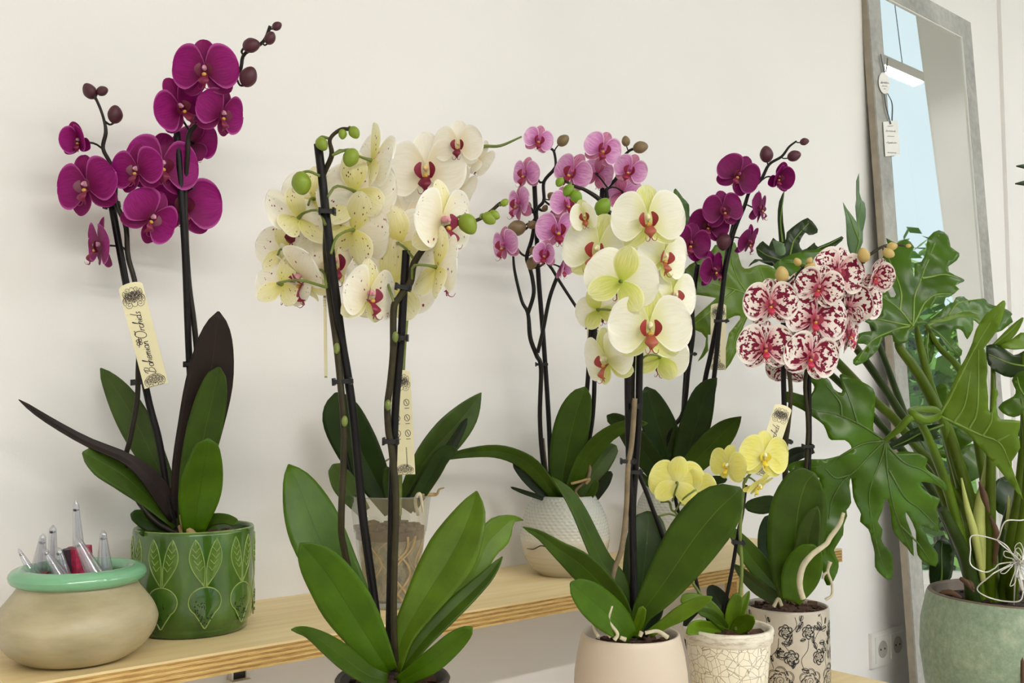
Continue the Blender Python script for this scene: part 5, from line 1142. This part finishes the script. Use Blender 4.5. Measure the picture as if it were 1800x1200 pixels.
L2 = cr([(610,455),(590,485),(588,510),(560,517),(535,505),(530,480),(500,485),(470,540),(430,580),(385,602),(372,580),(400,550),(430,520),(390,515),(350,530),(340,515),(380,480),(440,465),(470,455),(420,425),(390,395),(400,380),(440,395),(480,400),(470,350),(470,310),(500,300),(520,330),(540,320),(510,260),(490,200),(500,150),(520,110),(515,75),(555,100),(590,85),(620,120),(605,170),(616,250),(620,190),(650,180),(675,130),(690,70),(735,38),(775,60),(780,110),(815,135),(805,165),(770,190),(765,215),(825,240),(830,255),(785,280),(800,295),(760,325),(720,335),(700,355),(650,390),(635,410),(665,435),(630,445)], 1340, 380, 2.309)
V2 = [cr(v, 1340, 380, 2.309) for v in ([(612,445),(620,340),(660,220),(735,60)], [(650,250),(740,230),(815,245)], [(612,445),(560,380),(490,330)], [(612,445),(520,430),(410,400)], [(612,445),(540,460),(450,500),(385,590)], [(560,380),(560,280),(520,160)], [(612,440),(680,330),(770,310)])]
lobed(L2, 1.62, (1604, 572), 6, 22, M_PHILO, V2, .10, .004, M_VEIN, 5)
L3 = cr([(215,150),(280,95),(330,50),(345,60),(380,8),(430,0),(460,20),(550,5),(570,30),(600,45),(680,70),(705,95),(690,110),(700,140),(690,150),(640,190),(600,200),(560,190),(520,150),(480,130),(470,190),(445,240),(420,200),(390,185),(360,195),(350,230),(420,300),(410,335),(380,310),(330,300),(300,240),(270,205),(245,230),(250,330),(220,390),(190,340),(195,280),(205,200)], 1560, 520, 3.158)
V3 = [cr(v, 1560, 520, 3.158) for v in ([(215,170),(330,120),(450,80),(680,80)], [(330,120),(390,40),(540,10)], [(230,170),(300,220),(400,310)], [(220,180),(215,260),(222,370)])]
lobed(L3, 1.80, (1628, 572), 20, 20, M_PHILO, V3, .05, .004, M_VEIN, 6)
L3b = cr([(220,150),(300,120),(360,100),(430,85),(500,100),(515,128),(470,108),(400,112),(340,135),(250,155)], 1560, 520, 3.158)
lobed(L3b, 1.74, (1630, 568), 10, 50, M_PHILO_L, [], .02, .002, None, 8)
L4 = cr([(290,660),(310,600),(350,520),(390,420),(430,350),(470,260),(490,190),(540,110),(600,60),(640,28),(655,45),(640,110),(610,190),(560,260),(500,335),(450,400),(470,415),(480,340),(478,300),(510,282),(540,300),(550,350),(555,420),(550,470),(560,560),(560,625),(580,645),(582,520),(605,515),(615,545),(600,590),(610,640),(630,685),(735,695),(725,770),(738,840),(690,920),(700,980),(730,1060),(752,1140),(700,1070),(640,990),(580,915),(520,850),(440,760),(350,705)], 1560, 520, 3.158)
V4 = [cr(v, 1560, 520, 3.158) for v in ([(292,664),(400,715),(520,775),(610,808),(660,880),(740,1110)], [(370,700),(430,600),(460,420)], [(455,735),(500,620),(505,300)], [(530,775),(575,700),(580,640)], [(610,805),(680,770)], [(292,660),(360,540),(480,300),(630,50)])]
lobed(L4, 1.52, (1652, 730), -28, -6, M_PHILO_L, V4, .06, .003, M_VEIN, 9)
L5 = cr([(310,360),(400,345),(430,345),(445,400),(465,480),(500,495),(570,470),(650,500),(720,600),(720,760),(640,700),(540,720),(480,820),(440,960),(372,1072),(372,960),(400,860),(460,780),(450,760),(390,780),(360,860),(320,880),(270,870),(275,960),(225,1020),(240,980),(262,890),(200,840),(150,860),(140,960),(135,850),(230,740),(320,660),(210,640),(150,590),(140,520),(170,470),(260,420)], 1160, 320, 3.2425)
V5 = [cr(v, 1160, 320, 3.2425) for v in ([(690,680),(520,650),(380,600),(240,560)], [(520,650),(440,560),(410,380)], [(540,660),(450,860),(385,1040)], [(420,620),(280,740),(150,850)], [(640,670),(600,560),(570,490)])]
lobed(L5, 1.97, (1372, 530), 24, 10, M_PHILO_L, V5, .02, .004, M_VEIN, 10)
lobed(cr([(75,60),(90,35),(130,90),(165,130),(165,190),(175,230),(150,300),(130,330),(115,200),(85,130)], 1160, 320, 3.2425), 1.99, (1204, 415), 20, 0, M_PHILO, [cr([(140,320),(130,200),(92,50)], 1160, 320, 3.2425)], .02, .003, M_VEIN, 11)
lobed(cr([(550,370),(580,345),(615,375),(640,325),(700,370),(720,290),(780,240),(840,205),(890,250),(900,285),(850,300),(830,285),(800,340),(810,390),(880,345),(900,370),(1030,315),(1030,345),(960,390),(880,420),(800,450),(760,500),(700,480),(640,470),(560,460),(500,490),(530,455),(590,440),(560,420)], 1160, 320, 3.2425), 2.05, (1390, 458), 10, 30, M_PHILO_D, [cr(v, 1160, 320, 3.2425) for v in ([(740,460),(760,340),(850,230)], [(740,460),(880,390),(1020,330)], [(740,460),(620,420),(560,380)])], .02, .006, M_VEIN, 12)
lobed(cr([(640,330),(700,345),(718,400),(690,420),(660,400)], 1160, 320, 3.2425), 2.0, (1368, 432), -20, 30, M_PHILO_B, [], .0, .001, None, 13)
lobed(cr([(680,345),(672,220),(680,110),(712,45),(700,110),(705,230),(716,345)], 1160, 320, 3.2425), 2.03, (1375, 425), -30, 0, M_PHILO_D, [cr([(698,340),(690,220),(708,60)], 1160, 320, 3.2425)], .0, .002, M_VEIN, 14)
lobed(cr([(1120,440),(1085,390),(1060,310),(1040,200),(1045,115),(1060,150),(1090,200),(1120,230),(1105,140),(1118,60),(1128,-50),(1142,60),(1150,105),(1164,120),(1168,200),(1160,280),(1135,400)], 1160, 320, 3.2425), 2.1, (1506, 455), 25, 0, M_PHILO_B, [cr([(1122,430),(1130,280),(1140,60)], 1160, 320, 3.2425), cr([(1125,330),(1080,240),(1048,130)], 1160, 320, 3.2425)], .0, .006, M_VEIN, 15)
lobed(cr([(640,480),(700,430),(800,400),(900,390),(1000,420),(1060,470),(1040,560),(1100,640),(1000,640),(900,560),(800,560),(700,560)], 1160, 320, 3.2425), 2.0, (1450, 500), 10, 20, M_PHILO, [cr([(1000,560),(850,480),(700,450)], 1160, 320, 3.2425)], .02, .004, M_VEIN, 16)
lobed(cr([(0,830),(60,790),(130,745),(220,720),(320,710),(275,750),(300,790),(230,805),(130,810),(60,850),(20,850)], 1560, 520, 3.158), 1.58, (1655, 748), -10, 40, M_PHILO_D, [cr([(310,715),(180,765),(30,840)], 1560, 520, 3.158)], .02, .002, M_VEIN, 17)
# hanging lobe shapes on the right and behind
lobed(cr([(615,620),(640,590),(700,560),(712,520),(690,470),(720,430),(780,425),(830,470),(820,560),(760,640),(700,670),(640,650)], 1560, 520, 3.158), 1.60, (1790, 700), -30, 20, M_PHILO, [cr([(800,600),(740,520),(720,450)], 1560, 520, 3.158)], .03, .006, M_VEIN, 18)
lobed(cr([(540,290),(620,280),(700,330),(760,300),(830,330),(800,420),(720,450),(650,440),(560,380)], 1560, 520, 3.158), 1.63, (1800, 640), -10, 30, M_PHILO_D, [cr([(790,400),(680,380),(560,330)], 1560, 520, 3.158)], .03, .006, M_VEIN, 19)
lobed(cr([(570,280),(620,230),(680,170),(748,118),(752,140),(715,210),(660,265),(600,285)], 1560, 520, 3.158), 1.66, (1745, 606), -30, 0, M_PHILO_L, [cr([(580,280),(670,205),(745,125)], 1560, 520, 3.158)], .02, .002, M_VEIN, 20)
lobed(cr([(600,285),(680,250),(740,200),(800,220),(830,300),(760,290),(700,300)], 1560, 520, 3.158), 1.64, (1800, 600), -20, 20, M_PHILO_L, [], .02, .006, None, 21)
for k, (o_, z_, at) in enumerate((([(380,900),(440,830),(520,820),(570,870),(560,950),(500,1010),(440,1030),(420,960)], 1.78, (1740, 800)), ([(590,1040),(650,1000),(730,1060),(760,1160),(700,1230),(620,1200),(580,1120)], 1.80, (1770, 880)), ([(250,860),(330,820),(370,740),(440,760),(480,800),(400,850),(320,900)], 1.85, (1700, 770)), ([(650,690),(720,720),(790,700),(820,820),(760,900),(735,860),(745,800)], 1.70, (1795, 750)), ([(250,520),(300,485),(340,520),(330,600),(300,640),(260,600)], 1.92, (1650, 690)))):
    lobed(cr(o_, 1560, 520, 3.158), z_, at, 10 - 12 * k, 15, M_PHILO_D if k % 2 else M_PHILO, [], .03, .005, None, 30 + k)
lobed(cr([(250,600),(240,500),(270,380),(330,330),(390,380),(400,470),(380,560),(330,610)], 1560, 850, 3.43), 1.80, (1655, 1020), 10, 0, M_PHILO_D, [cr([(320,600),(320,480),(330,350)], 1560, 850, 3.43)], .0, .003, M_VEIN, 40)
def pet(pts, rpx, mat=None, nm='petiole'):
    q = [P(x, y, z) for x, y, z in pts]; mb = MB(); r = [a * p[2] / FPX for a, p in zip(rpx, pts)] if isinstance(rpx, list) else rpx * 1.6 / FPX
    mb.tube(q, r, 10, len(pts) * 6); build(mb, nm, mat or M_PETIOLE, PH)
bz = ZP
pet([(1604, 573, 1.62), (1579, 602, 1.62), (1601, 637, 1.62), (1623, 672, 1.62), (1649, 723, 1.62), (1668, 761, 1.62), (1687, 821, 1.63), (1706, 884, 1.64), (1724, 980, bz), (1735, 1062, bz)], [4, 7, 9, 9.5, 10, 10, 10.5, 11, 12, 13], M_PETIOLE)
pet([(1610, 570, 1.66), (1614, 593, 1.68), (1627, 647, 1.68), (1642, 697, 1.68), (1656, 735, 1.68), (1672, 800, 1.68), (1690, 900, 1.68), (1715, 1060, bz)], [3, 6, 7, 7, 8, 9, 10, 12], M_PETIOLE)
pet([(1628, 572, 1.8), (1652, 612, 1.77), (1680, 640, 1.74), (1700, 680, 1.72), (1720, 780, 1.7), (1738, 900, 1.68), (1748, 1060, bz)], [4, 5, 6, 7, 8, 9, 11], M_PETIOLE)
pet([(1557, 773, 1.53), (1580, 754, 1.51), (1601, 734, 1.50), (1618, 745, 1.53), (1640, 790, 1.58), (1672, 880, 1.62), (1716, 1062, bz)], [4, 6, 6.5, 7, 8, 9, 12], M_PHILO_L)
pet([(1652, 730, 1.52), (1640, 736, 1.51), (1622, 737, 1.50), (1606, 728, 1.50), (1601, 722, 1.52), (1620, 720, 1.56), (1650, 728, 1.6), (1672, 790, 1.63), (1700, 900, 1.65), (1726, 1062, bz)], [5, 7, 8, 7, 6, 7, 8, 9, 10, 12], M_PHILO_L)
pet([(1372, 530, 1.97), (1430, 592, 1.93), (1480, 645, 1.88), (1530, 697, 1.84), (1582, 748, 1.79), (1640, 830, 1.73), (1690, 950, 1.69), (1722, 1062, bz)], [4, 6, 8, 8, 8.5, 9, 10, 12], M_PETIOLE)
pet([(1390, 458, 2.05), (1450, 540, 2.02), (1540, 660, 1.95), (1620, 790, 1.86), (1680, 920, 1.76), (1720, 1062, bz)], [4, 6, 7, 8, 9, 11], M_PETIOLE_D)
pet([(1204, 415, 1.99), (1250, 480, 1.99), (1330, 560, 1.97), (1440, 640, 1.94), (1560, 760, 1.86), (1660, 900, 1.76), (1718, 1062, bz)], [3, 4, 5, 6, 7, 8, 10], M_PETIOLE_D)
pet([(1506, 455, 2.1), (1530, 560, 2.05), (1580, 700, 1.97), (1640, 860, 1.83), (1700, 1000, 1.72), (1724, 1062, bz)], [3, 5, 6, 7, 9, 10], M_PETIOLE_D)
pet([(1601, 776, 1.62), (1639, 814, 1.63), (1664, 852, 1.64), (1693, 890, 1.65), (1712, 960, bz), (1722, 1062, bz)], [6, 8, 8, 9, 10, 12], M_PETIOLE)
pet([(1656, 894, 1.6), (1675, 930, 1.61), (1700, 987, 1.63), (1712, 1062, bz - .02)], [7, 10, 12, 13], M_PETIOLE_D)
pet([(1745, 606, 1.66), (1746, 700, 1.63), (1742, 805, 1.61), (1741, 897, 1.62), (1738, 1062, bz)], [3, 5, 8, 9, 11], M_PETIOLE)
pet([(1800, 620, 1.63), (1800, 760, 1.62), (1790, 880, 1.62), (1778, 950, 1.62), (1762, 1062, bz)], [4, 7, 9, 10, 11], M_PETIOLE)
pet([(1795, 700, 1.60), (1806, 800, 1.58), (1800, 900, 1.58), (1784, 1000, 1.60), (1776, 1062, bz)], [4, 6, 8, 9, 11], M_PETIOLE)
pet([(1775, 890, 1.7), (1765, 940, 1.7), (1752, 1062, bz + .02)], [6, 8, 10], M_PETIOLE_D)
pet([(1735, 800, 1.63), (1730, 850, 1.63), (1722, 900, 1.63), (1724, 1000, 1.63)], [1.5, 7, 11, 8], M_SHEATH, 'sheath'); pet([(1690, 840, 1.61), (1700, 890, 1.61), (1716, 950, 1.62), (1728, 1020, 1.63)], [1.5, 5, 7, 5], M_SHEATH, 'sheath'); pet([(1773, 870, 1.63), (1774, 895, 1.63), (1770, 930, 1.64)], [1.2, 4, 4], M_SHEATH, 'sheath')
pet([(1722, 846, 1.60), (1730, 872, 1.60), (1738, 900, 1.60)], [2, 6, 2], M_BROWN, 'dry_sheath'); pet([(1740, 905, 1.61), (1752, 940, 1.61), (1748, 990, 1.62)], [2, 5, 3], M_BROWN, 'dry_sheath')
for a_, b_ in (((1688, 1016), (1712, 1040)), ((1700, 1022), (1712, 1036)), ((1655, 1040), (1690, 1050))):
    mb = MB(); mb.tube([P(*a_, bz - .06), P((a_[0] + b_[0]) / 2, (a_[1] + b_[1]) / 2 - 4, bz - .07), P(*b_, bz - .08)], [.003, .0045, .002], 5, 6); build(mb, 'dry_sheath', M_BROWN, PH)
# wire flower stuck in the pot
W0 = P(1786, 985, 1.50); m_wire = plain('white wire', (214, 212, 206), .35, .05, metal=.4)
t = thing('wire_flower', P(1786, 1050, 1.52), 'white crinkled wire flower ornament stuck in the sage pot', 'ornament'); rnd = random.Random(3)
def wpl(dx, dy, dz): return W0 + (RIGHT * dx + UP * dy) * (1.5 / FPX) - FWD * dz
for k in range(5):
    a0 = k * 72 + 20; pts = []
    for i in range(13):
        u = i / 12 * 2 * math.pi; rr = 46 * (1 - math.cos(u)) / 1.0 ; a = math.radians(a0) + .62 * math.sin(u); wob = 6 * math.sin(i * 2.6 + k)
        pts.append(wpl((rr + wob) * math.cos(a), (rr + wob) * math.sin(a) * .85, .012 * math.sin(i * 1.3 + k) + .01))
    mb = MB(); mb.tube(pts, .0010, 6, 90); build(mb, 'wire_petal', m_wire, t)
for k in range(16):
    a = rnd.random() * 6.28; L = rnd.uniform(22, 48); pts = [wpl(0, 0, .005), wpl(L * .5 * math.cos(a), L * .5 * math.sin(a), .02), wpl(L * math.cos(a + .2), L * math.sin(a + .2), .02), wpl(L * .8 * math.cos(a + .45), L * .8 * math.sin(a + .45), .014), wpl(L * .3 * math.cos(a + .3), L * .3 * math.sin(a + .3), .01)]
    mb = MB(); mb.tube(pts, .0007, 5, 20); build(mb, 'wire_filament', m_wire, t)
mb = MB(); mb.tube([W0, P(1784, 1020, 1.53), P(1782, 1062, 1.56)], .0012, 6, 12); build(mb, 'wire_stem', m_wire, t)
# cord on the pot
mb = MB(); pc = []
for i in range(9):
    z = cP.z + HP - .045 - .022 * i; d = (P(1797 - 1.5 * i, 1100 + 12 * i, 1.5) - CAM); ang = math.atan2(CAM.y - cP.y, CAM.x - cP.x) + .03 * i * 0
    rr = [rP * 1.0, rP * 1.03, rP * 1.06, rP * 1.085, rP * 1.09, rP * 1.08, rP * 1.065, rP * 1.045, rP * 1.01][i]; pc.append((cP.x + (rr + .003) * math.cos(ang), cP.y + (rr + .003) * math.sin(ang), z))
mb.tube(pc, [.0018, .003, .0034, .0034, .003, .003, .0034, .003, .002], 7, 30); tag(build(mb, 'brown_cord', M_BROWN), 'thin brown cord hanging down the sage pot at the right edge', 'cord')
# slim plant beyond the right edge: only leaf tips reach into the picture
zq = 2.2; qb = P(1905, 600, zq); t = thing('potted_palm', (qb.x, qb.y, 0), 'slim palm at the right edge, only two narrow leaf tips showing', 'plant')
mb = MB(); mb.lathe([(.001, .001), (.09, .001), (.12, .22), (.11, .22), (.1, .19), (.001, .19)], 40, 0, (qb.x, qb.y, 0)); build(mb, 'pot', M_WHITE, t)
mb = MB(); mb.tube([(qb.x, qb.y, .18), (qb.x + .02, qb.y, .8), (qb.x, qb.y, 1.5)], [.012, .01, .006], 8, 20); build(mb, 'trunk', M_STEM_O, t)
for tip, h_ in (((1786, 292), 3), ((1784, 323), 4), ((1990, 250), 5), ((1980, 380), 5), ((1930, 200), 5)):
    A_ = P(*tip, zq - .1); B_ = P(1905, 420 + (tip[1] - 300) * .6, zq); rows = []
    for i in range(10):
        u = i / 9; c = B_.lerp(A_, u) + Vector((0, 0, .05 * math.sin(math.pi * u))); hw = .011 * math.sin(math.pi * (.12 + .86 * u)) ** .8
        rows.append([c + UP * hw, c - FWD * hw * .3, c - UP * hw])
    mb = MB(); mb.grid(rows); o = build(mb, 'leaf', M_PHILO_D, t); md = o.modifiers.new('thickness', 'SOLIDIFY'); md.thickness = .0008

# ------------------------------------------------------------------ tags on the mirror frame
def mir_card(name, outl, label, mat, scr, d=.003):
    pts = [mirpt(x, y, d) for x, y in outl]; n = (mir(0, 0, 1) - mir(0, 0, 0)); c = sum(pts, Vector()) / len(pts)
    t = thing(name, c, label, 'tag'); mb = MB(); f = [p + n * .0006 for p in pts]; mb.face(f); mb.face(pts[::-1]); mb.grid([f + [f[0]], pts + [pts[0]]]); build(mb, 'card', mat, t, False)
    for w_, L in scr: strokes(L, w_, lambda x, y: mirpt(x, y, d + .0012), 'handwriting', M_INKL, t)
    return t
def scrib(x0, x1, y, a, n): return [(x0 + (x1 - x0) * i / n, y + (i / n) * (x1 - x0) * .06 + a * math.sin(i * 2.4) * (.6 + .4 * math.sin(i * .9))) for i in range(n + 1)]
t1 = mir_card('oval_tag', [(1554 + 9.5 * math.cos(a) + 1.5 * math.sin(a), 146 + 19 * math.sin(a)) for a in [2 * math.pi * i / 20 for i in range(20)]], 'small white oval paper seal tied on the mirror frame', M_PAPERW, [(.9, [scrib(1548, 1562, 145, 3, 14), scrib(1550, 1560, 151, 1.6, 9), [(1553, 156), (1557, 156)]])])
t2 = mir_card('price_tag', [(1552, 214), (1577, 212), (1582, 272), (1556, 275)], 'white rectangular price card hanging from a black ribbon on the mirror frame', M_PAPERW,
        [(.8, [scrib(1557, 1574, 230, 2.2, 16), scrib(1560, 1572, 239, .6, 8), scrib(1558, 1576, 250, 1.6, 12), [(1561, 252), (1577, 251)], scrib(1560, 1575, 268, 1.4, 16), [(1560, 222), (1570, 221)]])])
for L in ([(1548, 95), (1551, 112), (1554, 127)], [(1560, 102), (1559, 116), (1557, 127)], [(1554, 165), (1558, 190), (1566, 218)], [(1560, 164), (1568, 182), (1568, 212)]):
    mb = MB(); n = 14; q = [mirpt(*p, .0055) for p in catmull(L, n)]; wv_ = .0034; rows = [[p - Vector((1, 0, 0)) * wv_, p + Vector((1, 0, 0)) * wv_] for p in q]; mb.grid(rows); build(mb, 'ribbon', M_BLACK, t2 if L[0][1] > 130 else t1)
# ------------------------------------------------------------------ garden outside the side window
def shrub(x, y, z0, r, h, mat, label, seed):
    t = thing('garden_shrub', (x, y, -.12), label, 'shrub', 'shrubs outside the side window'); rnd = random.Random(seed)
    mb = MB()
    for k in range(5): mb.tube([(x, y, -.12), (x + rnd.uniform(-.2, .2), y + rnd.uniform(-.2, .2), h * .5), (x + rnd.uniform(-.5, .5) * r, y + rnd.uniform(-.5, .5) * r, h * .9)], [.03, .02, .008], 6, 8)
    build(mb, 'stems', M_STEM_O, t); mb = MB()
    for k in range(1100):
        a, b_ = rnd.random() * 6.28, math.acos(rnd.uniform(-1, 1)); q = r * rnd.random() ** .4
        c = Vector((x + q * math.sin(b_) * math.cos(a), y + q * math.sin(b_) * math.sin(a), z0 + h / 2 + q * h / 2 / r * math.cos(b_)))
        d = Vector((rnd.uniform(-1, 1), rnd.uniform(-1, 1), rnd.uniform(-.6, .6))).normalized(); s = d.cross(Vector((rnd.uniform(-1, 1), rnd.uniform(-1, 1), rnd.uniform(-1, 1)))).normalized(); L = rnd.uniform(.12, .22)
        mb.face([c, c + d * L * .5 + s * L * .25, c + d * L, c + d * L * .5 - s * L * .25])
    o = build(mb, 'foliage', mat, t); o['kind'] = 'stuff'
M_SH1 = plain('shrub leaves', (112, 156, 60), .6, .4, 5); M_SH2 = plain('shrub leaves pale', (150, 180, 96), .6, .35, 5)
for k, (x, y, r, h) in enumerate(((6.4, -.75, .62, 2.3), (8.3, -2.0, .8, 2.7), (10.2, -3.6, 1.0, 2.6), (6.5, -2.4, .62, 2.0), (9.6, -.2, .9, 2.6))):
    shrub(x, y, .1, r, h, (M_SH1, M_SH2)[k % 2], ['leafy green shrub outside the side window, nearest the mirror wall', 'low pale shrub outside the side window', 'tall green shrub beyond the side window', 'pale shrub at the far end of the side window', 'large green shrub farthest out in the garden'][k], k)
